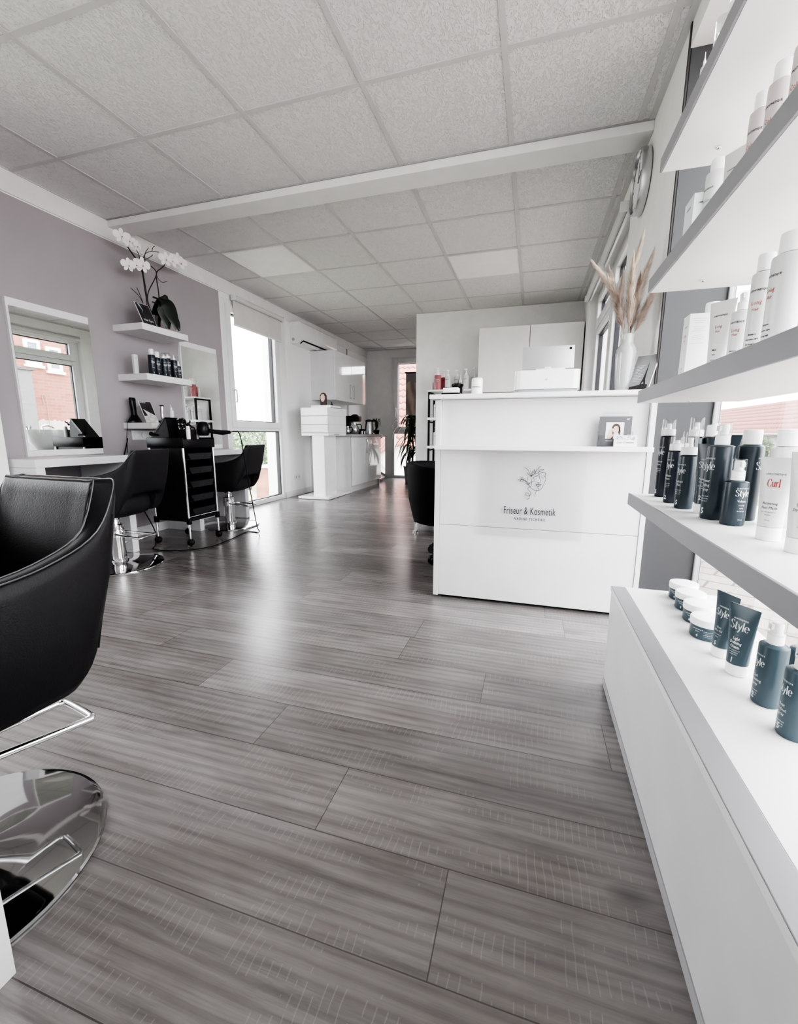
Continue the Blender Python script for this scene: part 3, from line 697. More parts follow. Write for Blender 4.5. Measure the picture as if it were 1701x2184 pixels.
# sign with the line-drawn face
s = thing('acrylic_sign', 'clear acrylic sheet with a line-drawn face and shop lettering on the counter front', 'sign', (0, CY0 - .002, 0))
m = MB(); m.box((-.229, -.0035, .353), (.240, -.0005, .764)); m.build('sheet', glass('sign_sheet', (.982, .982, .985), .02), s, 0)
LOGO = [[(0.0397,0.5821),(0.0294,0.5811),(0.0174,0.585),(0.005,0.5933),(-0.0021,0.604)],[(0.0294,0.5811),(0.044,0.5839),(0.0551,0.5952),(0.0615,0.6109),(0.0673,0.6265),(0.0689,0.6389),(0.0651,0.6495),(0.0667,0.6572),(0.0656,0.6649),(0.0582,0.6677),(0.0481,0.6659),(0.0412,0.6596),(0.0386,0.6533),(0.0424,0.6381),(0.046,0.6258),(0.0434,0.6208)],[(0.0434,0.6208),(0.0376,0.6194),(0.03,0.6228)],[(0.0448,0.6474),(0.0522,0.6451),(0.0595,0.6463),(0.0666,0.648)],[(0.0265,0.6065),(0.0306,0.6123),(0.036,0.6106),(0.0388,0.6132),(0.0425,0.6108),(0.0512,0.6121)],[(0.0274,0.6072),(0.0367,0.6088),(0.0512,0.6118)],[(0.0274,0.6066),(0.0327,0.6021),(0.0415,0.6024),(0.0513,0.6112)],[(0.0385,0.6194),(0.0394,0.6132)],[(0.0416,0.6003),(0.0359,0.5976),(0.0393,0.5899),(0.0397,0.5828)],[(0.0573,0.683),(0.0548,0.6768),(0.0448,0.6719),(0.0378,0.6672),(0.0355,0.6563),(0.0257,0.6483),(0.0156,0.6434),(0.016,0.6372),(0.022,0.6343),(0.0195,0.6265),(0.008,0.6199),(0.0073,0.6059),(-0.0011,0.5962),(-0.0091,0.5896),(-0.0032,0.5804),(0.0062,0.5714),(0.0053,0.5604),(-0.0049,0.5552),(-0.0155,0.5579),(-0.0189,0.5657),(-0.0117,0.57),(-0.0023,0.5632),(0.0007,0.5507),(-0.0026,0.5411),(-0.0115,0.5385)],[(0.0051,0.6462),(0.0106,0.6541),(0.0221,0.659),(0.0336,0.664)],[(0.0573,0.683),(0.0472,0.6818),(0.0394,0.6749),(0.0364,0.6656)],[(0.031,0.5802),(0.0271,0.5691),(0.026,0.5519)],[(0.0036,0.6461),(-0.003,0.6599),(-0.0128,0.6766),(-0.0268,0.6886)],[(0.0036,0.6461),(-0.0072,0.6551),(-0.015,0.6626)],[(0.0036,0.6461),(0.0044,0.6601),(0.0097,0.671),(0.0108,0.6618),(0.0036,0.6461)],[(0.0192,0.6589),(0.0244,0.6714),(0.0325,0.6839),(0.0407,0.6933)],[(0.0192,0.6589),(0.015,0.6712),(0.0157,0.6789),(0.0216,0.6683),(0.0192,0.6589)],[(-0.0077,0.6084),(-0.0173,0.6206),(-0.0297,0.6295),(-0.0419,0.6323),(-0.0569,0.6312)],[(-0.0266,0.6265),(-0.0384,0.623),(-0.046,0.6243),(-0.0359,0.6325),(-0.0266,0.6265)],[(-0.0298,0.6311),(-0.0348,0.6403),(-0.0421,0.6369),(-0.0373,0.6309)],[(-0.0095,0.6146),(-0.0133,0.6301),(-0.0095,0.6426)],[(-0.0158,0.6206),(-0.0239,0.6328),(-0.0226,0.636)],[(-0.0077,0.6084),(-0.0185,0.6143),(-0.029,0.6155)],[(-0.0048,0.6101),(-0.0037,0.6179),(-0.0077,0.6084)],[(0.008,0.6199),(-0.0021,0.6149),(-0.0059,0.6023)],[(0.0056,0.6369),(0.008,0.6199)]]
DOTS = [(-0.0313,0.69),(-0.0217,0.6933),(-0.0121,0.6905),(-0.0294,0.6808),(-0.02,0.6841),(-0.0051,0.683),(-0.0107,0.6766),(-0.0215,0.6727),(-0.0016,0.6723),(-0.0142,0.6642),(0.029,0.693),(0.0362,0.6947),(0.0431,0.6918),(0.0259,0.6868),(0.0337,0.6876),(0.0411,0.6866),(0.0233,0.68),(0.0298,0.6801),(0.0362,0.6803),(0.0324,0.6741),(0.0271,0.6745)]
m = MB()
for st in LOGO:
    P = spline([(x, 0, z) for x, z in st], 6); n = len(P)
    for i in range(n - 1):
        a, b = P[i], P[i + 1]; d = (b - a)
        if d.length < 1e-7: continue
        q = Vector((-d.z, 0, d.x)).normalized() * .0009; e = d.normalized() * .0003
        m.poly([(p.x, -.0042, p.z) for p in (a - q - e, b - q + e, b + q + e, a + q - e)])
for i, (x, z) in enumerate(DOTS):
    r = .0014 if i < 10 else .0010
    m.poly([(x + r * math.cos(k * PI / 5), -.0042, z + r * math.sin(k * PI / 5)) for k in range(10)])
m.build('face_drawing', INK, s, 0)
m = MB()
V, F = text2d('Friseur & Kosmetik', .0505, 'CENTER', .004, .535, 1.10, 4); m.flat(V, F, lambda x, y: (x + .003, -.0042, y + .4655))
V, F = text2d('NADINE TSCHEIKE', .0185, 'CENTER', .014, .70, 1.35, 4); m.flat(V, F, lambda x, y: (x + .006, -.0042, y + .4365))
m.build('lettering', INK, s, 0)

# leaflet holder on the ledge with grey leaflets, a business card holder in front
h = thing('leaflet_holder', 'clear acrylic leaflet holder standing on the counter ledge', 'leaflet holder', (.341, 2.075, .788))
m = MB(); m.box((-.068, .034, 0), (.068, .037, .10), .0005); m.prism([(-.05, .10), (.05, .10), (.05, .145), (.04, .152), (-.04, .152), (-.05, .145)], lambda x, z: (x, .034, z), lambda x, z: (x, .037, z))
m.box((-.068, .0, 0), (-.066, .037, .066)); m.box((.066, 0, 0), (.068, .037, .066)); m.box((-.068, .0, 0), (-.045, .002, .055)); m.box((.045, .0, 0), (.068, .002, .055)); m.box((-.068, 0, 0), (.068, .037, .002))
m.build('holder', ACRYL, h, 0)
b = thing('leaflet', 'dark grey leaflet with a portrait photo of a smiling woman, in the acrylic holder', 'leaflet', (.341, 2.095, .7905))
m = MB(); m.box((-.0635, 0, 0), (.0635, .008, .127)); m.build('cover', CARDG, b, 0)
m = MB(); m.box((-.037, -.0008, .032), (.034, 0, .102)); m.build('photo', PAPER, b, 0)
m = MB(); m.poly([(.003 + .0165 * math.cos(a * PI / 10), -.0012, .076 + .021 * math.sin(a * PI / 10)) for a in range(20)]); m.poly([(-.016, -.0012, .032), (-.012, -.0012, .075), (-.004, -.0012, .085), (-.006, -.0012, .032)]); m.poly([(.018, -.0012, .085), (.022, -.0012, .06), (.017, -.0012, .045), (.012, -.0012, .06)]); m.build('hair', HAIRB, b, 0)
m = MB(); m.poly([(.003 + .0115 * math.cos(a * PI / 10), -.0016, .070 + .0165 * math.sin(a * PI / 10)) for a in range(20)]); m.poly([(-.030, -.0016, .032), (-.024, -.0016, .062), (-.014, -.0016, .078), (-.008, -.0016, .074), (-.010, -.0016, .056), (-.006, -.0016, .045), (-.016, -.0016, .032)]); m.build('face', SKIN, b, 0)
m = MB()
for ex in (-.002, .008): m.poly([(ex + .0022 * math.cos(a * PI / 5), -.002, .0735 + .0011 * math.sin(a * PI / 5)) for a in range(10)])
m.poly([(-.002, -.002, .063), (.003, -.002, .0605), (.008, -.002, .063), (.003, -.002, .0615)]); m.build('eyes_and_mouth', HAIRB, b, 0)
m = MB(); V, F = text2d('w', .012, 'CENTER', .03, 1.3); m.flat(V, F, lambda x, y: (.046 + x + y * .6, -.0008, .112 + y)); m.build('emblem', PRINTW, b, 0)
m = MB()
for k in range(1): m.poly([(-.036, -.0008, .022 - k * .007), (-.008, -.0008, .022 - k * .007), (-.008, -.0008, .0235 - k * .007), (-.036, -.0008, .0235 - k * .007)])
m.build('small_print', PRINTW, b, 0)
b = thing('business_card', 'white business card with a leafy pattern, in front of the leaflet', 'card', (.378, 2.058, .788))
m = MB(); m.box((-.044, 0, 0.001), (.044, .010, .049), .0005); m.build('card_stack', PAPER, b, 0)
m = MB(); rnd = random.Random(5)
for k in range(34):
    x = -.036 + .072 * rnd.random(); z = .030 + .014 * rnd.random(); a = rnd.uniform(0, PI); l = .006
    m.poly([(x - l * math.cos(a), -.0006, z - l * math.sin(a) * .6), (x + .001, -.0006, z + .0014), (x + l * math.cos(a), -.0006, z + l * math.sin(a) * .6), (x - .001, -.0006, z - .0014)])
m.build('leaf_pattern', mat('card_pattern', (.30, .34, .35), .5, var=.5, vscale=60), b, 0)
m = MB(); V, F = text2d('Lovy Creations', .0125, 'CENTER', .0, .86); m.flat(V, F, lambda x, y: (x + y * .25, -.0006, y + .0155)); V, F = text2d('...', .006, 'CENTER'); m.flat(V, F, lambda x, y: (x, -.0006, y + .007)); m.build('lettering', INK, b, 0)

# things on the countertop
ZT = 1.026
t = thing('till_printer', 'rounded white till printer dock on the countertop', 'till printer', (.047, 2.235, ZT))
rbox(MB(), -.147, .150, -.02, .16, .026, .112, .035, 8).build('housing', WHITEG, t)
rbox(MB(), -.140, .138, -.012, .15, 0, .025, .032, 8).build('base', GREYP, t)
m = MB(); m.box((-.05, .0, .112), (.082, .06, .122), .003); m.build('dock', WHITE, t)
m = MB(); m.poly([(-.007, -.0205, .068), (-.001, -.0205, .073), (.001, -.0205, .069), (.007, -.0205, .078), (.003, -.0205, .062), (0, -.0205, .066)]); m.poly([(-.010, -.0205, .070), (-.004, -.0205, .068), (-.004, -.0205, .066)]); m.build('emblem', GREYP, t, 0)
t = thing('tablet', 'silver tablet seen from behind, standing in the till dock', 'tablet', (.052, 2.262, ZT + .113))
m = MB(); m.M = Matrix.Rotation(-.14, 4, 'X'); m.box((-.118, 0, .010), (.116, .008, .118), .003); m.build('case', TABL, t)
m = MB(); m.M = Matrix.Rotation(-.14, 4, 'X'); m.poly([(.098 + .0062 * math.cos(a * PI / 8), -.0006, .103 + .0062 * math.sin(a * PI / 8)) for a in range(16)]); m.build('camera_lens', BLACK, t, 0)
m = MB(); m.M = Matrix.Rotation(-.14, 4, 'X'); m.box((-.015, -.006, .008), (.015, 0, .018), .001); m.build('clamp', WHITE, t)
t = thing('jar_with_spout', 'white plastic dispenser pot on the left half of the countertop', 'pot', (-.272, 2.19, ZT))
m = MB(); m.lathe([(.026, 0), (.027, .004), (.027, .075), (.025, .080), (.022, .082)], (0, 0, 0), 24); m.build('pot', CAPW, t)
m = MB(); V, F = text2d('BIOSTHETIQUE', .009, 'CENTER', .02, .62); wrap(m, V, F, .027, .036, -PI / 2); m.build('print', INK, t, 0)
t = thing('card_tray', 'black tray holding a white card block at the left end of the countertop', 'tray', (-.39, 2.17, ZT))
m = MB(); m.box((-.047, -.03, 0), (.045, .04, .012), .002); m.box((-.047, .03, 0), (.045, .04, .045), .002); m.build('tray', BLACK, t)
m = MB(); m.box((-.040, -.026, .013), (.034, .028, .037), .002); m.build('card_block', PAPER, t)
t = thing('ink_pad', 'small glossy black pot behind the card tray', 'pot', (-.375, 2.235, ZT))
m = MB(); m.lathe([(.028, 0), (.029, .05), (.031, .054), (.031, .060), (.02, .066), (.012, .067)], (0, 0, 0), 24); m.build('pot', BLACK, t)

# vase with pampas
v = thing('vase', 'tall glossy pale grey ceramic vase at the right end of the countertop', 'vase', (.385, 2.26, ZT))
m = MB(); m.lathe([(.030, 0), (.033, .005), (.037, .05), (.0425, .15), (.0435, .175), (.041, .192), (.033, .208), (.027, .216), (.025, .225), (.0255, .248), (.0275, .257), (.0245, .257), (.022, .225)], (0, 0, 0), 40, cap1=False); m.build('body', CERAM, v, 60)
def plume(base, tip, bend, length, wid, m_, label, seed):
    rnd = random.Random(seed)
    t = thing('pampas_plume', label, 'dried grass', base, 0, 'pampas plumes in the vase')
    b = Vector((0, 0, 0)); e = Vector(tip) - Vector(base)
    mid = e * .5 + Vector(bend)
    P = spline([b - e.normalized() * .09 * Vector((0, 0, 1)).dot(e.normalized()) if False else b, mid, e], 14)
    mm = MB(); mm.tube(P, [.0016] * len(P), 5); mm.build('stem', PAMPD, t)
    mb = MB(); n = len(P)
    for _ in range(3400):
        f = rnd.random() ** .8; f = .18 + .82 * f
        i = min(n - 2, int(f * (n - 1))); p = P[i].lerp(P[i + 1], rnd.random()); d = (P[i + 1] - P[i]).normalized()
        u = max(0.0, min(1.0, (f - .17) / .83))
        prof = (math.sin(PI * min(.995, .04 + .96 * u) ** .62)) ** .6 * (1 - .35 * u)
        s = d.orthogonal().normalized(); s = Matrix.Rotation(rnd.uniform(0, 2 * PI), 3, d) @ s
        L_ = wid * 1.5 * prof * rnd.uniform(.1, 1.15)
        q = p + s * L_ * .6 + d * rnd.uniform(.012, .035); r = q + s * L_ * rnd.uniform(.1, .5) + d * rnd.uniform(.005, .03) + Vector((0, 0, -rnd.uniform(.0, .014)))
        w = s.cross(d).normalized() * .00045
        mb.poly([p - w, q - w, q + w, p + w]); mb.poly([q - w, r, q + w])
    mb.build('plume', m_, t, 0)
VB = Vector((.385, 2.26, 1.26))
for off, tip, bend, wid, mm, lab in (
    ((-.008, 0, 0), (.232, 2.25, 1.575), (.02, 0, .03), .030, PAMP, 'cream pampas plume leaning furthest towards the tablet'),
    ((-.004, .006, 0), (.30, 2.31, 1.56), (-.005, 0, .02), .026, PAMP, 'cream pampas plume next to the one leaning towards the tablet'),
    ((0, -.006, 0), (.335, 2.20, 1.50), (-.02, 0, .0), .020, PAMPD, 'darker brown plume at the middle of the bunch'),
    ((.004, 0, 0), (.400, 2.22, 1.66), (-.02, 0, .02), .026, PAMP, 'tallest pampas plume with a curled tip, under the shelf edge'),
    ((.008, .004, 0), (.452, 2.27, 1.60), (-.01, 0, .01), .028, PAMP, 'thick cream plume leaning towards the shelves'),
    ((.006, .008, 0), (.425, 2.34, 1.53), (.0, 0, .0), .024, PAMPD, 'brown plume at the back of the bunch'),
    ((.002, -.008, 0), (.365, 2.17, 1.55), (.0, 0, .0), .022, PAMP, 'straight cream plume at the front of the bunch'),
    ((.010, -.004, 0), (.470, 2.20, 1.47), (.0, 0, .0), .024, PAMPD, 'short brown plume leaning furthest towards the shelves')):
    plume(VB + Vector(off) - Vector((0, 0, .012)), tip, bend, .3, wid, mm, lab, hash(lab[:9]) % 100 if False else len(lab))
# postcard with the tower picture beside the vase
p = thing('picture_card', 'grey picture card with a lattice tower, leaning beside the vase', 'card', (.425, 2.18, ZT), math.radians(-42))
Mx = Matrix.Rotation(-.25, 4, 'X')
def card(name, w, hgt, lean, parent, face, rim=PAPER):
    mm = MB(); mm.M = Matrix.Rotation(lean, 4, 'X'); mm.box((-w / 2, 0, 0), (w / 2, .003, hgt)); o = mm.build('card', rim, parent, 0)
    mm = MB(); mm.M = Matrix.Rotation(lean, 4, 'X'); e = .0025; mm.poly([(-w / 2 + e, -.0006, e), (w / 2 - e, -.0006, e), (w / 2 - e, -.0006, hgt - e), (-w / 2 + e, -.0006, hgt - e)]); mm.build('picture', face, parent, 0)
    return Matrix.Rotation(lean, 4, 'X')
Mc = card('card', .100, .178, -.42, p, mat('card_sky', (.27, .27, .275), .5, spec=.2))
m = MB(); m.M = Mc
m.poly([(-.040, -.001, .004), (.040, -.001, .004), (.040, -.001, .030), (.02, -.001, .036), (-.01, -.001, .030), (-.040, -.001, .026)])
m.poly([(.002, -.0012, .028), (.009, -.0012, .028), (.013, -.0012, .045), (.018, -.0012, .045), (.022, -.0012, .028), (.030, -.0012, .028), (.0215, -.0012, .060), (.0185, -.0012, .095), (.0165, -.0012, .135), (.0155, -.0012, .135), (.0135, -.0012, .095), (.0105, -.0012, .060)])
m.build('tower', mat('card_tower', (.045, .045, .048), .6, spec=.2, var=.4, vscale=120), p, 0)
m = MB(); m.M = Mc
for k in range(11): m.poly([(-.034, -.001, .125 - k * .0075), (.004 - (k % 3) * .006, -.001, .125 - k * .0075), (.004 - (k % 3) * .006, -.001, .1265 - k * .0075), (-.034, -.001, .1265 - k * .0075)])
m.build('small_print', PRINTW, p, 0)

# wall clock
k = thing('wall_clock', 'round silver wall clock on the right wall between window and shelves', 'clock', (XR, 2.83, 2.16))
m = MB(); m.lathe([(.135, 0), (.15, .004), (.152, .03), (.150, .045), (.14, .048), (.137, .036)], (0, 0, 0), 48, cap1=False); o = m.build('rim', STEEL, k); o.rotation_euler = (0, -PI / 2, 0)
m = MB(); m.lathe([(.137, .032), (.137, .034)], (0, 0, 0), 48); o = m.build('face', PAPER, k); o.rotation_euler = (0, -PI / 2, 0)
m = MB(); m.box((-.036, -.003, -.002), (-.0345, .003, .095)); m.M = Matrix.Rotation(1.2, 4, 'X'); m.box((-.0375, -.004, 0), (-.036, .004, .07)); m.build('hands', INK, k, 0)
for i in range(12):
    m = MB(); m.M = Matrix.Rotation(i * PI / 6, 4, 'X'); m.box((-.0352, -.003, .108), (-.0345, .003, .126)); m.build('hour_mark', INK, k, 0)

# roller blinds
def blind(label, x, y0, y1, z, drop, side, chain_y, group=None):
    t = thing('roller_blind', label, 'blind', (x, y0, z), 0, group)
    l = y1 - y0
    m = MB(); m.cyl((0, .012, 0), (0, l - .012, 0), .026, 20); m.build('roller', BLINDF, t)
    for yy in (0, l - .014):
        m = MB(); m.M = Matrix.Translation((0, yy, 0)); m.box((-.03 if side > 0 else -.034, 0, -.03), (.034 if side > 0 else .03, .012, .03), .01); m.build('bracket', PVC, t)
    m = MB(); m.box((side * .022, .02, -drop), (side * .0235, l - .02, 0)); m.build('fabric', BLINDF, t, 0)
    m = MB(); m.box((side * .016, .018, -drop - .012), (side * .029, l - .018, -drop + .008), .003); m.build('bottom_bar', PVC, t)
    if chain_y is not None:
        m = MB(); m.tube(spline([(0, l + .004, 0), (.004, l + .010, -.40), (.0, l + .012, -.72), (.012, l + .024, -.76), (.022, l + .014, -.72), (.022, l + .004, -.35), (.024, l - .004, 0)], 8), .0035, 6); m.build('chain', PVC, t)
    return t
blind('white roller blind half lowered over the left window', -3.045, 4.08, 5.03, 2.235, .26, -1, 1)
blind('rolled up white blind above the basin window, nearer the clock', .470, 3.22, 4.16, 2.225, .03, 1, None, 'rolled up blinds above the basin window')
blind('rolled up white blind above the basin window, further from the clock', .470, 4.22, 5.16, 2.225, .03, 1, None, 'rolled up blinds above the basin window')

# rear cabinet on the wall behind the counter
c = thing('wall_cabinet', 'ivory two-door wall cabinet behind the counter', 'cabinet', (-.09, YB, 1.34))
m = MB(); m.box((-.58, -.36, 0), (.575, -.001, .735), .001); m.build('body', CABW, c, 0)
m = MB(); m.box((-.58, -.38, 0), (-.004, -.362, .735), .0015); m.build('door', CABW, c, 0)
m = MB(); m.box((.004, -.38, 0), (.575, -.362, .735), .0015); m.build('door', CABW, c, 0)
m = MB(); m.box((-.578, -.3, -.03), (.573, -.02, 0)); m.build('light_strip', mat('dark_strip', (.08, .08, .08), .5), c, 0)

# open shelving unit beside the rear wall end
e = thing('open_shelf_unit', 'white shelf unit with black metal frame against the rear wall', 'shelf unit', (-1.29, 5.47, 0))
m = MB()
for x in (.002, .568):
    for y in (.002, .302): m.box((x, y, 0), (x + .024, y + .024, 1.365))
for y in (.002, .302):
    for z in (.66, 1.012, 1.345, .3): pass
for x in (.002, .568):
    for z in (1.345, .985, .63, .275): m.box((x, .02, z), (x + .022, .31, z + .018))
m.build('frame', BLACKM, e, 0)
for z in (1.366, 1.018, .662, .30):
    m = MB(); m.box((-.006, -.004, z), (.60, .332, z + .030 if z < 1.3 else z + .022), .001); m.build('shelf', SHELFW, e, 0)

# POS chair / rolling stool behind the counter
st = thing('rolling_stool', 'black rolling stool mostly hidden behind the counter', 'stool', (-.42, 2.85, 0), math.radians(20))
m = MB()
for k5 in range(5):
    a = k5 * 2 * PI / 5 + 3.65
    m.tube([(.03 * math.cos(a), .03 * math.sin(a), .09), (.24 * math.cos(a), .24 * math.sin(a), .065)], [.018, .012], 8)
m.cyl((0, 0, .06), (0, 0, .40), .022, 14); m.build('base', BLACK, st)
for k5 in range(5):
    a = k5 * 2 * PI / 5 + 3.65; x, y = .245 * math.cos(a), .245 * math.sin(a)
    m = MB(); m.M = Matrix.Translation((x, y, .026)) @ Matrix.Rotation(a, 4, 'Z')
    for sd in (-.014, .014): m.tube([(0, sd - .008, 0), (0, sd + .008, 0)], .026, 18)
    m.box((-.018, -.022, .02), (.014, .022, .036), .006); m.build('caster', BLACK, st)
m = MB(); m.lathe([(.12, .40), (.17, .405), (.175, .43), (.16, .455), (.1, .46)], (0, 0, 0), 28); m.build('seat', LEATH, st)

# black tub armchair
a = thing('armchair', 'black tub armchair half hidden behind the counter', 'armchair', (-.66, 3.76, 0))
def tub_ring(th, z, r_in, sx, sy): return (r_in * sx * math.cos(th), r_in * sy * math.sin(th), z)
m = MB(); rings = []
for i in range(33):
    th = math.radians(-65 + 310 * i / 32) + PI * 0
    f = abs(i - 16) / 16; zt = .60 - .09 * f ** 2
    th += math.radians(-90) + PI
    th = math.radians(25 + 310 * i / 32)
    ro, rb = .40, .335; ri = .30
    c_, s_ = math.cos(th), math.sin(th)
    rings.append([(rb * c_, rb * s_, .085), (ro * c_ * .95, ro * s_ * .95, .28), (ro * c_, ro * s_, zt - .03), (ro * .985 * c_, ro * .985 * s_, zt - .006), (ro * .93 * c_, ro * .93 * s_, zt), ((ri + .02) * c_, (ri + .02) * s_, zt - .008), (ri * c_, ri * s_, zt - .04), (ri * .95 * c_, ri * .95 * s_, .2), (ri * .9 * c_, ri * .9 * s_, .085)])
m.loft(rings, True); o = m.build('shell', LEATHC, a, 50)
m = MB(); m.lathe([(.29, .09), (.30, .30), (.295, .38), (.26, .40), (.1, .405)], (0, 0, 0), 32); m.build('seat_cushion', LEATHC, a)
for x, y in ((-.27, -.2), (.27, -.2), (-.2, .26), (.2, .26)):
    m = MB(); m.lathe([(.026, 0), (.026, .008), (.012, .012), (.011, .085), (.02, .09)], (x, y, 0), 16); m.build('leg', CHROME, a)
a.rotation_euler = (0, 0, 0)

# ================================================================ STYLING CHAIRS
def make_chair(label):
    t = thing('styling_chair', label, 'chair', (0, 0, 0))
    half_top = [(0, .312), (.06, .312), (.12, .311), (.172, .303), (.208, .250), (.225, .14), (.229, .0), (.227, -.12), (.218, -.215)]
    half_bot = [(0, .208), (.06, .208), (.13, .208), (.185, .200), (.209, .165), (.213, .09), (.213, 0), (.209, -.1), (.2, -.19)]
    ztop = [.742, .742, .742, .735, .648, .606, .590, .577, .560]
    zbot = [.478, .478, .474, .43, .352, .343, .343, .345, .352]
    S = lambda A: spline([(*(p if isinstance(p, tuple) else (p, 0)), 0) for p in A], 5)
    T, B, ZT_, ZB_ = S(half_top), S(half_bot), [p.x for p in S(ztop)], [p.x for p in S(zbot)]
    n = len(T)
    full = [(-T[i].x, T[i].y, -B[i].x, B[i].y, ZT_[i], ZB_[i]) for i in range(n - 1, 0, -1)] + [(T[i].x, T[i].y, B[i].x, B[i].y, ZT_[i], ZB_[i]) for i in range(n)]
    N_ = len(full); TH = .048
    def at(i, z):
        tx, ty, bx, by, zt, zb = full[i]; f = (z - .345) / (.742 - .345)
        return Vector((bx + (tx - bx) * f, by + (ty - by) * f, z))
    rings, e1, e2 = [], [], []
    for i in range(N_):
        zt, zb = full[i][4], full[i][5]
        a = at(max(0, i - 1), zt); b = at(min(N_ - 1, i + 1), zt); d = (b - a); d.z = 0; d.normalize(); nrm = Vector((-d.y, d.x, 0))
        if nrm.dot(Vector((0, .0, 0)) - Vector((at(i, zt).x, at(i, zt).y - .0, 0))) < 0: nrm = -nrm
        o = lambda z, k: at(i, z) + nrm * k
        zm = (zt + zb) / 2
        rings.append([o(zb, .012), o(zb + .02, .0), o(zm, -.006), o(zt - .03, 0), o(zt - .006, .003), o(zt, .010), o(zt, TH - .010), o(zt - .006, TH - .002), o(zt - .03, TH), o(zm, TH + .004), o(zb + .02, TH), o(zb, TH - .01)])
        e1.append(o(zt + .0005, .006)); e2.append(o(zt + .0005, TH - .006))
    m = MB(); m.loft(rings, True); back = m.build('backrest', LEATH, t, 60)
    m = MB(); m.tube(e1, .0014, 6); m.tube(e2, .0014, 6); m.build('piping', PIPE, back)
    for x in (-1, 1):
        i = N_ // 2 + x * 17
        zt, zb = full[i][4], full[i][5]
        m = MB(); m.tube([at(i, zb + (zt - zb) * f) * 1.002 for f in (.03, .3, .6, .9)], .0016, 5)
        m.build('seam', BLACKM, back)
    # seat tub
    m = MB(); R_ = []
    for z, s in ((.335, .80), (.345, .92), (.38, 1.0), (.42, 1.0), (.455, .96), (.468, .86), (.472, .5)):
        ring = []
        for k in range(32):
            a = 2 * PI * k / 32; c_, s_ = math.cos(a), math.sin(a); q = 2 / 4.2
            ring.append((.172 * s * abs(c_) ** q * (1 if c_ > 0 else -1), -.02 + .198 * s * abs(s_) ** q * (1 if s_ > 0 else -1), z))
        R_.append(ring)
    m.loft(R_, True); m.build('seat', LEATH, t, 60)
    m = MB(); m.lathe([(.256, 0), (.2565, .004), (.254, .009), (.245, .012), (.15, .018), (.075, .024), (.055, .032)], (0, 0, 0), 72); m.build('base_plate', CHROMED, t, 30)
    m = MB(); m.lathe([(.056, .025), (.056, .042), (.046, .046), (.045, .235), (.047, .24), (.047, .268), (.03, .272), (.026, .30), (.07, .325), (.07, .337)], (0, 0, 0), 36); m.build('column', CHROME, t, 30)
    P = []
    for (p, nx) in (((-.045, .02), None),): pass
    path = [(-.050, .02, .212), (-.030, .225, .205), (-.022, .243, .205), (-.008, .249, .205), (.085, .237, .205), (.098, .229, .205), (.096, .212, .205), (.035, .02, .212)]
    m = MB(); m.tube(spline(path, 5), .0075, 10); m.cyl((0, 0, .19), (0, 0, .232), .0485, 24); m.build('footrest', CHROME, t)
    m = MB(); m.tube(spline([(-.04, -.03, .11), (-.12, -.09, .115), (-.19, -.10, .10)], 5), .006, 8); m.ball((-.195, -.10, .10), .014); m.build('pump_lever', CHROME, t)
    return t
ch = make_chair('black leather styling chair in the foreground by the left picture edge')
ch.location = (-1.038, .414, 0); ch.rotation_euler = (0, 0, math.radians(-4))
for (x, y, r, lab) in ((-2.52, 2.05, -78, 'black styling chair in front of the first mirror, beside the trolley'), (-2.647, 3.302, -80, 'black styling chair at the second mirror, by the left window')):
    c2 = copy_tree(ch); c2.location = (x, y, 0); c2.rotation_euler = (0, 0, math.radians(r)); c2['label'] = lab
    for o in c2.children:
        if o.name.startswith(('backrest', 'seat')):
            o.material_slots[0].link = 'OBJECT'; o.material_slots[0].material = LEATH_LIT  # rear chairs get the leather with the light in its colour

# ================================================================ VANITIES AND MIRRORS
def vanity(label, x0, x1, y0, y1, along='y'):
    t = thing('vanity_table', label, 'table', ((x0 + x1) / 2, (y0 + y1) / 2, 0), 0, 'white wall tables')
    w, l = (x1 - x0) / 2, (y1 - y0) / 2
    m = MB(); m.box((-w, -l, .645), (w, l, .692), .001); m.build('tabletop', WHITE, t, 0)
    for s in (-1, 1):
        m = MB()
        if along == 'y': m.box((-w, s * l, 0), (w, s * (l - .05), .644), .001)
        else: m.box((s * w, -l, 0), (s * (w - .035), l, .644), .001)
        m.build('side_panel', WHITE, t, 0)
    return t
vanity('white wall table under the first mirror', -3.098, -2.69, 1.745, 2.355)
vanity('white wall table under the second mirror', -3.098, -2.735, 3.02, 3.715)
vanity('white table beside the foreground chair, only its side panel showing', -1.42, -.735, -.07, .342, 'x')
def wall_mirror(label, y0, y1, z0, z1):
    t = thing('wall_mirror', label, 'mirror', (XL, (y0 + y1) / 2, z0), 0)
    l = (y1 - y0) / 2; h = z1 - z0
    m = MB(); m.box((.0005, -l, 0), (.024, l, h), .001); m.build('backing_board', WHITE, t, 0)
    m = MB(); m.box((.0245, -l + .010, .040), (.0275, l - .0005, h - .047)); m.build('mirror_glass', MIRROR, t, 0)
    return t
wall_mirror('wall mirror nearest the viewer, reflecting the brick house and a wash basin', 1.962, 2.478, .693, 1.652)
wall_mirror('wall mirror beside the left window, reflecting pink bottles', 3.322, 3.80, .693, 1.668)

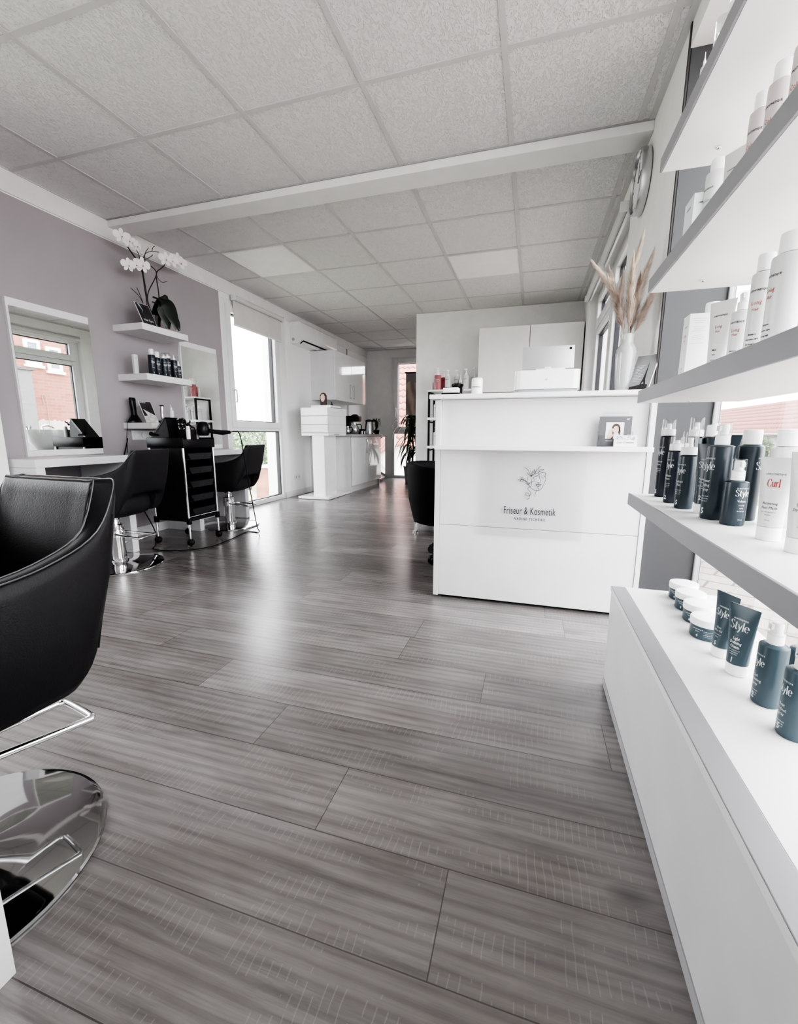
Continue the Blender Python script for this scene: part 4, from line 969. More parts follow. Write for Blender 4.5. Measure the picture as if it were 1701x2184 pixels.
# floating shelves
def floating(label, z, h, y0=2.69, y1=3.145, x1=-2.815):
    t = thing('floating_shelf', label, 'shelf', (XL, y0, z), 0, 'floating wall shelves')
    m = MB(); m.box((.0, 0, 0), (x1 - XL, y1 - y0, h), .002); m.build('board', WHITE, t, 0); return t
floating('topmost floating shelf, under the orchid', 1.606, .048)
floating('middle floating shelf holding a row of dark bottles', 1.243, .049)
floating('lowest floating shelf, above the wall sockets', .878, .046)
t = thing('wall_socket', 'white triple socket under the lowest floating shelf', 'socket', (XL, 2.865, .79))
m = MB(); m.box((0, -.112, 0), (.010, .112, .075), .003); m.build('plate', PVC, t)
for y in (-.074, 0, .074):
    m = MB(); m.lathe([(.026, 0), (.026, .004), (.021, .004), (.020, .002)], (0, 0, 0), 24); m.cyl((-.006, -.005, .002), (-.006, -.005, .003), .003, 8); m.cyl((.006, .005, .002), (.006, .005, .003), .003, 8); o = m.build('outlet', PAPER, t); o.rotation_euler = (0, PI / 2, 0); o.location = (.0105, y, .0375)
t = thing('wall_socket', 'white double socket low on the wall beside the drawer stand', 'socket', (XL, 5.31, .215))
m = MB(); m.box((0, -.075, 0), (.010, .075, .075), .003); m.build('plate', PVC, t)
for y in (-.037, .037):
    m = MB(); m.box((.010, y - .012, .02), (.0125, y + .012, .055), .001); m.build('outlet', GREYP, t)

# ================================================================ TROLLEY
t = thing('salon_trolley', 'black salon trolley with trays on chrome posts and ball casters', 'trolley', (-2.59, 2.735, 0))
H = .155
for sx in (-1, 1):
    for sy in (-1, 1):
        m = MB(); m.cyl((sx * H, sy * H, .045), (sx * H, sy * H, .775), .0085, 12); p_ = m.build('post', CHROME, t)
        m = MB(); m.ball((sx * H, sy * H, .028), .0275); m.cyl((sx * H, sy * H, .03), (sx * H, sy * H, .055), .009, 8); m.build('caster', BLACKM, p_)
m = MB(); m.box((-.148, -.150, .20), (.150, -.142, .76)); m.box((-.150, -.146, .20), (-.142, .146, .76)); m.box((-.148, .142, .20), (.150, .150, .76)); m.build('side_panels', BLACK, t, 0)
m = MB()
for sx in (-1, 1):
    for sy in (-1, 1): m.box((sx * (H + .014), sy * (H + .014), .165), (sx * (H - .016), sy * (H - .016), .215), .006)
m.box((-H, -H - .004, .186), (H, -H + .006, .21), .003); m.box((H - .006, -H, .186), (H + .004, H, .21), .003); m.box((-H, -H, .195), (H, H, .205)); m.build('base_frame', BLACKM, t)
m = MB(); m.cyl((H + .008, -H, .222), (H + .008, H, .222), .004, 8); m.build('cross_bar', CHROME, t)
for i in range(5):
    z = .232 + i * .104
    m = MB(); m.box((-.14, -.138, z), (.155, .138, z + .006)); m.prism([(-.128, .048), (.128, .048), (.10, 0), (-.10, 0)], lambda y, q: (.155, y, z + q), lambda y, q: (.168, y, z + q)); m.box((-.14, -.138, z), (-.135, .138, z + .05)); m.build('tray', DUSTB, t, 0)
m = MB(); m.box((-.16, -.16, .765), (.162, .162, .775), .003); m.box((-.166, -.166, .735), (.168, -.156, .812), .004); m.box((-.166, .156, .735), (.168, .166, .812), .004); m.box((-.166, -.16, .735), (-.156, .16, .812), .004); m.box((.158, -.16, .735), (.168, .16, .800), .004); m.build('top_tray', BLACK, t)
m = MB()
for y in (-.12, -.06, 0, .06, .12): m.lathe([(.02, 0), (.022, .02), (.016, .02)], (-.12, y, .776), 14)
m.build('holder_rings', BLACKM, t)
# things on the trolley
ZQ = .7765
t = thing('tool_case', 'black case with a slanted lid on the trolley', 'case', (-2.665, 2.66, ZQ))
m = MB(); m.prism([(-.085, 0), (.085, 0), (.088, .060), (.072, .168), (.058, .170), (-.07, .035)], lambda x, z: (x, -.055, z), lambda x, z: (x, .055, z)); m.build('body', BLACK, t, 0)
m = MB(); m.prism([(-.088, .030), (.056, .180), (.074, .182), (-.08, .018)], lambda x, z: (x, -.058, z), lambda x, z: (x, .058, z)); m.build('lid', DUSTB, t, 0)
t = thing('brush_head', 'black round brush knob at the left rim of the trolley', 'brush', (-2.735, 2.60, .823))
m = MB(); m.ball((0, 0, .016), .0155); m.tube([(.005, 0, .012), (.06, .0, .006)], [.008, .006], 8); m.build('brush', BLACKM, t)
t = thing('clip_box', 'black box full of black hair clips on the trolley', 'clip box', (-2.505, 2.70, ZQ))
m = MB(); m.box((-.055, -.035, 0), (.055, .045, .095), .004); m.build('box', BLACKM, t)
rnd = random.Random(9)
m = MB()
for i in range(26):
    x, y, z = rnd.uniform(-.06, .05), rnd.uniform(-.03, .04), rnd.uniform(.10, .17); a = rnd.uniform(0, 2 * PI)
    pts = [(x - .018 * math.cos(a), y, z - .02), (x, y + .01, z + rnd.uniform(-.01, .02)), (x + .018 * math.cos(a), y - .005, z + .012)]
    m.tube(spline(pts, 4), [.0045] * 4 + [.0055] * 4 + [.002], 6)
m.build('clips', BLACK, t)
tag(t.children[-1], kind='stuff')
t = thing('tissue_wrap', 'crumpled pinkish paper sticking out of the clip box on the trolley', 'paper', (-2.512, 2.785, ZQ))
m = MB(); m.prism([(-.03, 0), (.03, 0), (.036, .10), (.02, .135), (-.015, .13), (-.034, .09)], lambda x, z: (x, -.012, z), lambda x, z: (x, .012, z)); m.build('paper', mat('tissue', (.45, .40, .40), .8), t, 0)
t = thing('white_tube', 'white cream tube on the trolley, next to the hair dryer', 'tube', (-2.455, 2.665, ZQ))
m = MB(); m.lathe([(.014, 0), (.015, .02), (.017, .09), (.012, .12)], (0, 0, 0), 18, 1, .8); m.build('tube', CAPW, t)
t = thing('hair_dryer', 'black hair dryer lying on the trolley, handle pointing to the window', 'hair dryer', (-2.435, 2.80, .8225))
m = MB(); m.M = Matrix.Translation((0, 0, .05)); R_ = []
m.lathe([(.012, -.048), (.036, -.046), (.044, -.03), (.046, .0), (.042, .035), (.030, .055), (.012, .06)], (0, 0, 0), 22); m.build('body', BLACK, t)
m = MB(); m.tube([(.03, .01, .045), (.07, .03, .034), (.13, .055, .026), (.185, .08, .030)], [.016, .017, .019, .012], 12); m.build('handle', BLACKM, t)
m = MB(); m.tube(spline([(.185, .08, .030), (.215, .10, .035), (.235, .13, .0), (.245, .16, -.22), (.255, .20, -.50), (.262, .24, -.74), (.235, .30, -.812), (.12, .30, -.817), (.16, .02, -.817), (.17, -.2, -.817), (.08, -.335, -.817), (-.07, -.40, -.817), (-.2, -.38, -.817), (-.27, -.29, -.815), (-.33, -.235, -.70), (-.60, -.20, -.30), (-.648, -.10, -.02)], 10), .0042, 7); m.build('cord', BLACKM, t)

# ================================================================ DRAWER STAND, AIR CONDITIONER, KITCHENETTE
t = thing('drawer_stand', 'white pedestal stand with three drawers near the kitchenette', 'drawer stand', (-2.69, 5.35, 0))
m = MB(); m.box((-.215, -.36, 0.004), (.225, .34, .034), .003); m.build('base_plate', WHITEG, t, 0)
m = MB(); m.box((-.045, -.25, .034), (.125, .10, .815), .002); m.build('column', WHITEG, t, 0)
m = MB(); m.box((-.195, -.255, .818), (.195, .30, 1.172), .002); m.build('case', WHITEG, t, 0)
for z in (.858, .965, 1.072):
    m = MB(); m.box((-.182, -.266, z), (.19, -.2555, z + .098), .002); m.build('drawer', WHITE, t, 0)
    m = MB(); m.box((-.190, -.2562, z - .009), (.193, -.2552, z)); m.build('groove', GREYP, t, 0)
    m = MB(); m.box((.1955, -.25, z - .003), (.1975, .295, z)); m.build('groove', GREYP, t, 0)
m = MB(); V, F = text2d('LA BIOSTHETIQUE', .018, 'CENTER', .03); m.flat(V, F, lambda x, y: (.196, x - .02, y + .828)); m.build('lettering', INK, t, 0)
t = thing('shallow_tray', 'white shallow tray on top of the drawer stand', 'tray', (-2.66, 5.38, 1.174))
m = MB(); m.box((-.14, -.16, 0), (.14, .16, .006)); frame4(m, lambda u, v, d: (u, v, d), -.14, .14, -.16, .16, .008, 0, .035, .001); m.build('tray', WHITE, t, 0)
t = thing('mannequin_head', 'small long haired display head in the tray on the drawer stand', 'mannequin head', (-2.70, 5.38, 1.182))
m = MB(); m.lathe([(.03, 0), (.022, .03), (.02, .06), (.032, .085), (.04, .12), (.038, .155), (.025, .18), (.008, .188)], (0, 0, 0), 20, .9, 1.0); m.build('head', SKIN, t)
m = MB(); m.lathe([(.040, .02), (.046, .06), (.05, .12), (.047, .165), (.03, .192), (.008, .2)], (-.004, .012, 0), 20, .95, .9); m.build('hair', HAIRB, t)
for i, (dx, dy, h_, lab) in enumerate(((.03, -.05, .06, 'tiny black bottle beside the display head'), (.09, -.02, .075, 'tiny black bottle with gold cap at the right of the tray'))):
    t = thing('nail_polish', lab, 'bottle', (-2.66 + dx, 5.38 + dy, 1.181), 0, 'tiny bottles in the tray')
    m = MB(); m.lathe([(.018, 0), (.019, .004), (.019, h_ * .55), (.008, h_ * .65), (.008, h_)], (0, 0, 0), 14); m.build('bottle', BLACK, t)

t = thing('air_conditioner', 'white wall mounted air conditioner right of the left window', 'air conditioner', (XL, 5.27, 2.005))
R_ = []
prof = [(0.0005, 0), (.10, .005), (.165, .05), (.185, .10), (.185, .22), (.175, .248), (.150, .265), (0.0005, .265)]
m = MB(); m.loft([[(x, y, z) for x, z in prof] for y in (0, .03, 1.02, 1.05)], True); m.build('housing', WHITEG, t, 25)
m = MB(); m.poly([(.108, .06, .006), (.160, .06, .044), (.160, .99, .044), (.108, .99, .006)]); m.build('air_outlet', BLACKM, t, 0)
m = MB(); m.poly([(.112, .075, .001), (.15, .075, .028), (.15, .975, .028), (.112, .975, .001)]); m.build('flap', WHITE, t, 0)
m = MB(); m.lathe([(.02, 0), (.02, .004), (.014, .006)], (0, 0, 0), 16); o = m.build('side_cap', GREYP, t); o.rotation_euler = (PI / 2, 0, 0); o.location = (.05, -.001, .05)

t = thing('base_cabinet', 'glossy white kitchenette base cabinet with grey worktop', 'cabinet', (XL, 5.72, 0))
m = MB(); m.box((.001, 0, .0), (.635, .018, .80), .001); m.box((.001, 1.212, .0), (.635, 1.23, .80), .001); m.box((.001, .018, .09), (.63, 1.212, .80)); m.build('carcass', WHITE, t, 0)
m = MB(); m.box((.05, .018, 0), (.60, 1.212, .09)); m.build('kickboard', WHITE, t, 0)
d1 = MB(); d1.box((.64, .004, .10), (.66, .60, .795), .002); d1 = d1.build('door', WHITEG, t, 0)
d2 = MB(); d2.box((.64, .606, .10), (.66, 1.226, .615), .002); d2 = d2.build('door', WHITEG, t, 0)
d3 = MB(); d3.box((.64, .606, .622), (.66, 1.226, .795), .002); d3 = d3.build('drawer', WHITEG, t, 0)
def bow(mb, a, b, out):
    A, B = Vector(a), Vector(b); o_ = Vector(out); mb.tube(spline([A, A + o_ * .6, A.lerp(B, .3) + o_, A.lerp(B, .7) + o_ * .9, B + o_ * .5, B], 5), .006, 8); return mb
bow(MB(), (.66, .545, .76), (.66, .56, .56), (.03, 0, 0)).build('handle', STEEL, d1)
bow(MB(), (.66, .66, .57), (.66, .645, .37), (.03, 0, 0)).build('handle', STEEL, d2)
bow(MB(), (.66, .80, .68), (.66, 1.05, .68), (.03, 0, 0)).build('handle', STEEL, d3)
m = MB(); m.box((.0005, -.01, .801), (.668, 1.24, .836), .002); m.build('worktop', WORKT, t, 0)
t = thing('wall_cabinet', 'glossy white two-door upper cabinet over the kitchenette', 'cabinet', (XL, 5.80, 1.325))
m = MB(); m.box((.0005, 0, 0), (.36, 1.17, .675), .001); m.build('carcass', WHITE, t, 0)
for y0, y1, yh in ((.0, .582, .53), (.588, 1.17, .64)):
    m = MB(); m.box((.362, y0, 0), (.382, y1, .675), .002); d_ = m.build('door', WHITEG, t, 0)
    bow(MB(), (.382, yh, .06), (.382, yh, .25), (.03, 0, 0)).build('handle', CHROME, d_)
WT = .8365
t = thing('coffee_machine', 'black pod coffee machine on the kitchenette worktop', 'coffee machine', (-2.80, 6.58, WT))
m = MB(); m.box((-.10, -.11, 0), (.10, .11, .02), .005); m.box((-.10, -.11, .02), (-.02, .11, .25), .01); m.box((-.10, -.11, .20), (.13, .11, .29), .02); m.build('body', BLACK, t)
m = MB(); m.ball((.05, .0, .28), .055, 1.2, 1.3, .7); m.build('lid', BLACK, t)
for i, (x, y, r, h_, lab) in enumerate(((-2.63, 6.00, .05, .12, 'steel milk jug nearest the drawer stand'), (-2.62, 6.24, .075, .17, 'round glass coffee jug in front of the coffee machine'))):
    t = thing('jug', lab, 'jug', (x, y, WT), 0, 'jugs on the worktop')
    m = MB(); m.lathe([(r * .7, 0), (r, h_ * .25), (r * .95, h_ * .6), (r * .6, h_ * .85), (r * .65, h_)], (0, 0, 0), 22, cap1=False); m.build('body', STEEL, t)
    m = MB(); m.tube(spline([(r * .55, 0, h_ * .88), (r * 1.5, 0, h_ * .8), (r * 1.4, 0, h_ * .3), (r * .9, 0, h_ * .2)], 5), .007, 8); m.build('handle', BLACKM, t)
for i, (x, y, lab) in enumerate(((-2.60, 6.43, 'small spice jar beside the round jug'), (-2.55, 6.48, 'small spice jar between the other jar and the kettle'), (-2.55, 6.37, 'small dark cup beside the round jug'))):
    t = thing('small_jar', lab, 'jar', (x, y, WT), 0, 'small jars on the worktop')
    m = MB(); m.lathe([(.022, 0), (.024, .05), (.018, .055)], (0, 0, 0), 16); m.build('jar', STEEL if i else BLACK, t); m = MB(); m.lathe([(.02, .0555), (.02, .08)], (0, 0, 0), 16); m.build('lid', BLACK, t)
t = thing('kettle', 'steel electric kettle with black lid on the worktop', 'kettle', (-2.555, 6.71, WT))
m = MB(); m.lathe([(.085, 0), (.085, .015), (.08, .02), (.07, .16), (.062, .20)], (0, 0, 0), 26); m.build('body', STEEL, t)
m = MB(); m.lathe([(.063, .2005), (.06, .225), (.03, .235), (.01, .24)], (0, 0, 0), 24); m.build('lid', BLACK, t)
m = MB(); m.tube(spline([(.05, .0, .215), (.12, 0, .21), (.125, 0, .10), (.08, 0, .03)], 6), .014, 8); m.build('handle', BLACK, t)
def leafy(parent, n, h, spread, w, seed, z0=0, up=1.0):
    rnd = random.Random(seed); mb = MB()
    for i in range(n):
        a = rnd.uniform(0, 2 * PI); l = h * rnd.uniform(.6, 1.0); s = spread * rnd.uniform(.4, 1)
        P = spline([(0, 0, z0), (s * .35 * math.cos(a), s * .35 * math.sin(a), z0 + l * .6), (s * math.cos(a), s * math.sin(a), z0 + l * up * rnd.uniform(.7, 1.0)), (s * 1.35 * math.cos(a), s * 1.35 * math.sin(a), z0 + l * up * rnd.uniform(.2, .75))], 4)
        nn = len(P); side = Vector((-math.sin(a), math.cos(a), 0))
        L_ = [mb.v(p + side * w * math.sin(PI * min(.98, .12 + .88 * k / (nn - 1))) ** .7) for k, p in enumerate(P)]; R2 = [mb.v(p - side * w * math.sin(PI * min(.98, .12 + .88 * k / (nn - 1))) ** .7) for k, p in enumerate(P)]
        for k in range(nn - 1): mb.face((L_[k], L_[k + 1], R2[k + 1], R2[k]))
    return mb
t = thing('potted_plant', 'small spiky potted plant at the end of the worktop', 'plant', (-2.50, 6.895, WT))
m = MB(); m.lathe([(.04, 0), (.055, .07), (.05, .07)], (0, 0, 0), 18); m.build('pot', BLACKM, t); leafy(t, 16, .22, .08, .010, 4, .06).build('leaves', LEAFG, t, 0)
t = thing('small_fridge', 'black mini fridge with mirror steel door at the end of the kitchenette', 'fridge', (-2.80, 7.22, 0))
m = MB(); m.box((-.28, -.24, .02), (.24, .24, .80), .008); m.build('cabinet', BLACK, t)
m = MB(); m.box((.243, -.236, .06), (.262, .236, .795), .004); m.build('door', mat('mirror_steel', (.62, .60, .60), .05, metal=1.0, var=.05), t)
m = MB(); m.box((-.26, -.22, .0), (.22, .22, .02)); m.build('foot', BLACKM, t)
m = MB(); m.box((-.27, -.23, .801), (.23, .23, .812), .003); m.build('top_plate', STEEL, t)
# corridor: hanging banner, tall plant, chrome stand
t = thing('hanging_banner', 'hanging fabric banner with blonde hair photographs in the corridor window', 'banner', (-1.98, 7.93, .88))
m = MB(); m.box((-.31, 0, 0), (.31, .006, 1.06)); m.build('print', hairphoto_mat(), t, 0)
m = MB(); m.cyl((-.33, .003, 1.07), (.33, .003, 1.07), .012, 10); m.build('rod', BLACKM, t)
m = MB(); m.tube([(-.3, .003, 1.08), (0, .003, 1.46), (.3, .003, 1.08)], .002, 4); m.build('string', PVC, t)
t = thing('dracaena', 'tall potted dracaena with drooping leaves in front of the corridor window', 'plant', (-2.03, 7.45, 0))
m = MB(); m.lathe([(.12, 0), (.15, .25), (.16, .28), (.14, .28)], (0, 0, 0), 22); m.build('pot', GREYP, t)
m = MB(); m.tube([(0, 0, .26), (.02, 0, .6), (0, .02, .95)], [.02, .016, .012], 8); m.build('trunk', mat('bark', (.10, .08, .07), .9), t)
m = leafy(t, 34, .40, .30, .020, 8, .92, .55); 
rn2 = random.Random(2)
for i in range(60):
    a = rn2.uniform(0, 2 * PI); z = rn2.uniform(.40, .95); s = rn2.uniform(.12, .34)
    P = spline([(0, 0, z), (s * .5 * math.cos(a), s * .5 * math.sin(a), z + .10), (s * math.cos(a), s * math.sin(a), z - .05), (s * 1.15 * math.cos(a), s * 1.15 * math.sin(a), z - .22)], 4); sd = Vector((-math.sin(a), math.cos(a), 0)) * .018
    A = [m.v(p + sd * math.sin(PI * (.1 + .88 * k / (len(P) - 1)))) for k, p in enumerate(P)]; B = [m.v(p - sd * math.sin(PI * (.1 + .88 * k / (len(P) - 1)))) for k, p in enumerate(P)]
    for k in range(len(P) - 1): m.face((A[k], A[k + 1], B[k + 1], B[k]))
m.build('leaves', LEAFG, t, 0)
t = thing('coat_stand', 'slim black stand with a chrome bow handle beside the dracaena', 'stand', (-1.62, 6.55, 0))
m = MB(); m.box((-.09, -.10, .03), (.09, .10, .92), .02); m.build('case', BLACK, t)
m = MB(); m.tube(spline([(-.08, 0, .92), (-.08, 0, 1.0), (-.04, 0, 1.05), (.04, 0, 1.05), (.08, 0, 1.0), (.08, 0, .92)], 5), .008, 8); m.build('handle', CHROME, t)
m = MB(); m.box((-.10, -.11, 0), (.10, .11, .03), .008); m.build('base', BLACKM, t)
# wash basin, seen in the first mirror
t = thing('wash_unit', 'white hair wash basin with black neck rest, seen in the first mirror', 'wash basin', (.16, 4.38, 0))
m = MB(); R_ = []
for z, a_, b_, dy in ((.60, .07, .09, -.12), (.64, .12, .17, -.08), (.72, .19, .28, -.03), (.80, .225, .335, 0), (.875, .24, .365, .01), (.89, .238, .362, .01), (.885, .22, .335, .01), (.82, .19, .29, 0), (.74, .12, .18, -.02)):
    R_.append([(a_ * math.cos(2 * PI * k / 40), dy + b_ * math.sin(2 * PI * k / 40), z - (.055 * max(0, math.sin(2 * PI * k / 40)) ** 3 if z > .84 else 0)) for k in range(40)])
m.loft(R_, True); m.build('bowl', mat('sanitary_white', (.78, .80, .79), .08, coat=.4), t, 60)
m = MB(); m.tube(spline([(-.10, .355, .795), (-.17, .30, .80), (-.235, .18, .80), (-.24, .05, .775)], 6), [.035] * 18 + [.03], 12); m.build('neck_rest', LEATH, t)
m = MB(); m.tube(spline([(.12, -.05, .86), (.12, -.05, .93), (.05, -.03, .945), (-.03, 0, .91)], 6), .014, 10); m.build('tap', CHROME, t)
m = MB(); m.lathe([(.028, .87), (.028, .91), (.036, .915), (.036, .93)], (.02, -.29, 0), 20); m.build('mixer', CHROME, t)
m = MB(); m.box((-.08, -.22, 0), (.08, -.02, .62), .02); m.build('pedestal', WHITE, t)
m = MB(); m.box((-.45, -.20, .40), (-.10, .36, .52), .04); m.box((-.52, -.2, .50), (-.42, .36, .66), .03); m.box((-.38, -.1, 0), (-.18, .2, .4), .02); m.build('lounge_seat', LEATH, t)
# ================================================================ LOW CABINET AND DISPLAY SHELVES
YN, YE = -.95, 1.497
t = thing('low_cabinet', 'long low white cabinet with a grey edged top under the display shelves', 'cabinet', (.274, 0, 0))
m = MB(); m.box((.0015, YN, .027), (.018, YE, .3305), .001); m.build('front_panel', WHITE, t, 0)
m = MB(); m.box((.0, YN, 0), (.016, YE, .0255)); m.box((.016, YE - .02, 0), (.29, YE - .004, .0255)); m.build('plinth', EDGEG, t, 0)
m = MB(); m.box((.018, YN, .02), (.29, YE - .002, .332)); m.build('carcass', WHITE, t, 0)
m = MB(); m.box((.0, YN, .3325), (.0415, YE + .002, .3505), .0012); ep = m.build('edge_profile', ALUG, t, 0)
m = MB(); m.box((-.0008, YN, .3345), (-.0002, YE + .002, .3490)); m.build('front_lip', SHELFW, ep, 0)
m = MB(); m.box((.042, YN, .334), (.30, YE + .002, .350), .0008); m.build('top_board', SHELFW, t, 0)
sh = thing('display_shelving', 'four long white display shelves with grey front edges in front of the window', 'shelves', (.295, 0, .3506))
ZS = [.626, .933, 1.240, 1.548]
for z in ZS:
    m = MB(); m.box((.0055, YN, z - .3506), (.265, 1.483, z + .035 - .3506), .0008); b_ = m.build('shelf', SHELFW, sh, 0)
    m = MB(); m.box((.0, YN, z - .3506), (.005, 1.484, z + .0355 - .3506), .0008); m.build('front_edge', ALUG, b_, 0)
    m = MB(); m.lathe([(.006, 0), (.006, -.003), (.004, -.004)], (.11, 1.40, z - .3508), 12); m.build('shelf_stud', CHROME, b_)
m = MB(); m.box((.006, YN - .02, .0), (.265, YN, 2.0)); m.build('side_panel', SHELFW, sh, 0)

# ================================================================ PRODUCTS
BR = 'LA BIOSTHETIQUE'
def prints(parent, R, z0, ang, specs, fnmap=None):
    """specs: (text, height, z, material, x scale, font) printed round the body"""
    by = {}
    for (txt, size, z, mk, xs, font) in specs:
        if font == 'D': V, F = didone(txt, size); V = [(x * xs, y) for x, y in V]
        else: V, F = text2d(txt, size, 'CENTER', .0 if font == 'R' else .025, xs, 1.0, 1)
        by.setdefault(mk, []).append((V, F, z))
    for mk, L_ in by.items():
        m = MB()
        for V, F, z in L_:
            if fnmap: m.flat(V, F, lambda x, y, z=z: fnmap(x, z + y))
            else: wrap(m, V, F, R, z0 + z, ang)
        o = m.build('label_print', mk, parent, 0)
def bottle(name, label, loc, r, hb, cap, bm, ang=0, specs=(), group=None, ch=.04, cat='bottle'):
    t = thing(name, label, cat, loc, 0, group); a = math.radians(ang)
    m = MB(); m.lathe([(r * .94, 0), (r, .0025), (r, hb - .006), (r * .97, hb - .002), (r * .85, hb), (r * .5, hb + .002)], (0, 0, 0), 36); m.build('body', bm, t, 35)
    z = hb + .0022
    d = Vector((math.cos(a), math.sin(a), 0)); rz = Matrix.Translation((0, 0, z)) @ Matrix.Rotation(a, 4, 'Z')
    if cap == 'disc':
        m = MB(); m.lathe([(r * .70, 0), (r * .70, ch - .003), (r * .66, ch), (r * .3, ch + .0005)], (0, 0, z), 32); m.build('cap', CAPW, t, 35)
    elif cap == 'mist':
        m = MB(); m.lathe([(r * .56, 0), (r * .56, ch * .42), (r * .40, ch * .48), (r * .40, ch * .86), (r * .34, ch * .92)], (0, 0, z), 28); m.M = rz; m.box((.0, -r * .2, ch * .62), (r * .55, r * .2, ch * .86), .001); m.build('nozzle', CAPW, t, 35)
        m = MB(); m.lathe([(r * .60, ch * .40), (r * .60, ch * .97), (r * .52, ch), (.001, ch)], (0, 0, z), 28, cap0=False); m.build('clear_cover', CLEAR, t, 35)
    elif cap == 'foam':
        m = MB(); m.lathe([(r * .90, 0), (r * .92, .004), (r * .92, .016), (r * .8, .018), (r * .35, .019), (r * .30, ch * .72), (r * .2, ch * .74)], (0, 0, z), 32); m.M = rz; m.box((-r * .3, -r * .28, .018), (r * .25, r * .28, ch * .45), .002); m.box((.0, -r * .16, ch * .32), (r * .8, r * .16, ch * .5), .002); m.build('nozzle', CAPW, t, 35)
        m = MB(); m.lathe([(r * .88, .0165), (r * .86, ch - .003), (r * .8, ch), (.001, ch)], (0, 0, z), 32, cap0=False); m.build('clear_cover', CLEAR, t, 35)
    elif cap == 'pump':
        m = MB(); m.lathe([(r * .5, 0), (r * .5, ch * .3), (r * .2, ch * .36), (r * .18, ch * .8)], (0, 0, z), 20); m.M = rz; m.box((-r * .4, -r * .3, ch * .78), (r * 1.2, r * .3, ch), .002); m.build('pump', CAPW, t, 35)
    elif cap == 'nozzle':
        m = MB(); m.lathe([(r * .45, 0), (r * .42, ch * .3), (r * .15, ch * .6), (r * .08, ch)], (0, 0, z), 18); m.build('cap', CAPW, t, 35)
    if specs: prints(t, r, 0, a, specs)
    return t
def tube(name, label, loc, r, h, w, fh, bm, fm, ang, specs=(), group=None):
    a = math.radians(ang)
    t = thing(name, label, 'tube', loc, a + PI / 2, group)
    def sect(z):
        f = min(1.0, max(0, (z - fh) / (h - fh))); rx = r + (w / 2 - r) * f ** 1.15; ry = r * (1 - f) ** .75 * .92 + .0008
        return rx, ry
    m = MB(); m.lathe([(r * .97, 0), (r * 1.0, .002), (r * 1.0, fh - .001), (r * .9, fh)], (0, 0, 0), 36, 1, .94); m.build('cap', fm, t, 35)
    m = MB(); R_ = []
    for i in range(15):
        z = fh + .0004 + (h - fh) * i / 14; rx, ry = sect(z); R_.append([(rx * math.cos(2 * PI * k / 36), ry * math.sin(2 * PI * k / 36), z) for k in range(36)])
    m.loft(R_, True); m.build('body', bm, t, 50)
    def fm_(x, z):
        rx, ry = sect(z); q = max(-.98, min(.98, x / rx)); return (x, -ry * math.sqrt(1 - q * q) - .0005, z)
    if specs: prints(t, 0, 0, 0, specs, fm_)
    return t
W_, G_, K_, R_D = PRINTW, PRINTG, PRINTK, PRINTR
def style(k, z0, s=1.0, num='5', name=('Volume', 'Spray'), mk=W_):
    out = [(BR, .0042 * s, z0, mk, .72, 'R'), ('Style', .0185 * s, z0 - .019 * s, mk, .80, 'D')]
    z = z0 - .042 * s
    for n in name: out.append((n, .0078 * s, z, mk, .78, 'R')); z -= .0082 * s
    for i in range(3): out.append(('styling care finish hold'[:20 - 3 * i], .0034 * s, z - .003 - .0046 * i * s, mk, .8, 'R'))
    out.append((num, .0155 * s, .010 * s, mk, .8, 'B'))
    return out
ZB_, ZD_ = .3508, .6613
# --- low cabinet top: jars
PJ = [(.462, 1.442), (.455, 1.357), (.450, 1.270), (.437, 1.172)]
LJ = ['petrol hair jar with white lid at the far end of the low cabinet', 'petrol hair jar with white lid, next to the farthest one', 'petrol hair jar with white lid behind the front jar', 'petrol hair jar with white lid beside the petrol tubes']
def jar(label, x, y):
    t = thing('hair_jar', label, 'jar', (x, y, ZB_), 0, 'petrol jars on the low cabinet')
    m = MB(); m.lathe([(.0345, 0), (.0365, .003), (.0365, .031), (.034, .032)], (0, 0, 0), 44); m.build('body', TEAL, t, 35)
    m = MB(); m.lathe([(.0375, .0325), (.0378, .034), (.0378, .047), (.0365, .0495), (.03, .050)], (0, 0, 0), 44); m.build('lid', CAPW, t, 35)
    sp = [(BR, .0040, .0235, W_, .75, 'R'), ('Matt Paste', .0036, .0185, W_, .75, 'R'), ('4', .010, .006, W_, .8, 'B')]
    prints(t, .0365, 0, math.radians(218), sp)
    sp = [('modelling paste for', .0033, .022 - .0042 * i, PRINTG if i % 2 else W_, .72, 'R') for i in range(4)]
    prints(t, .0365, 0, math.radians(254), sp)
for (x, y), l in zip(PJ, LJ): jar(l, x, y)
tube('hair_tube', 'petrol tube with white cap, number 5, behind the other petrol tube', (.431, 1.072, ZB_), .0185, .145, .060, .023, TEAL, CAPW, 204,
     [(BR, .0040, .113, W_, .72, 'B'), ('Style', .0200, .094, W_, .84, 'D'), ('Gloss', .0065, .066, W_, .8, 'R'), ('Wet Gel', .0065, .0585, W_, .8, 'R'), ('shine and hold', .0034, .051, W_, .8, 'R'), ('strong', .0034, .0455, W_, .8, 'R'), ('5', .013, .0275, W_, .8, 'B')])
tube('hair_tube', 'petrol tube with white cap reading Light Defining Cream, in front', (.432, .996, ZB_), .0195, .146, .062, .024, TEAL, CAPW, 213,
     [(BR, .0044, .117, W_, .78, 'B'), ('Style', .0225, .097, W_, .90, 'D'), ('-----', .004, .085, G_, .8, 'R'), ('Light', .0082, .0755, W_, .82, 'B'), ('Defining', .0082, .067, W_, .82, 'B'), ('Cream', .0082, .0585, W_, .82, 'B'),
      ('styling cream for soft', .0034, .053, W_, .75, 'R'), ('natural definition', .0034, .0487, W_, .75, 'R'), ('and light hold', .0034, .0444, W_, .75, 'R'), ('1', .0145, .0285, W_, .8, 'B')])
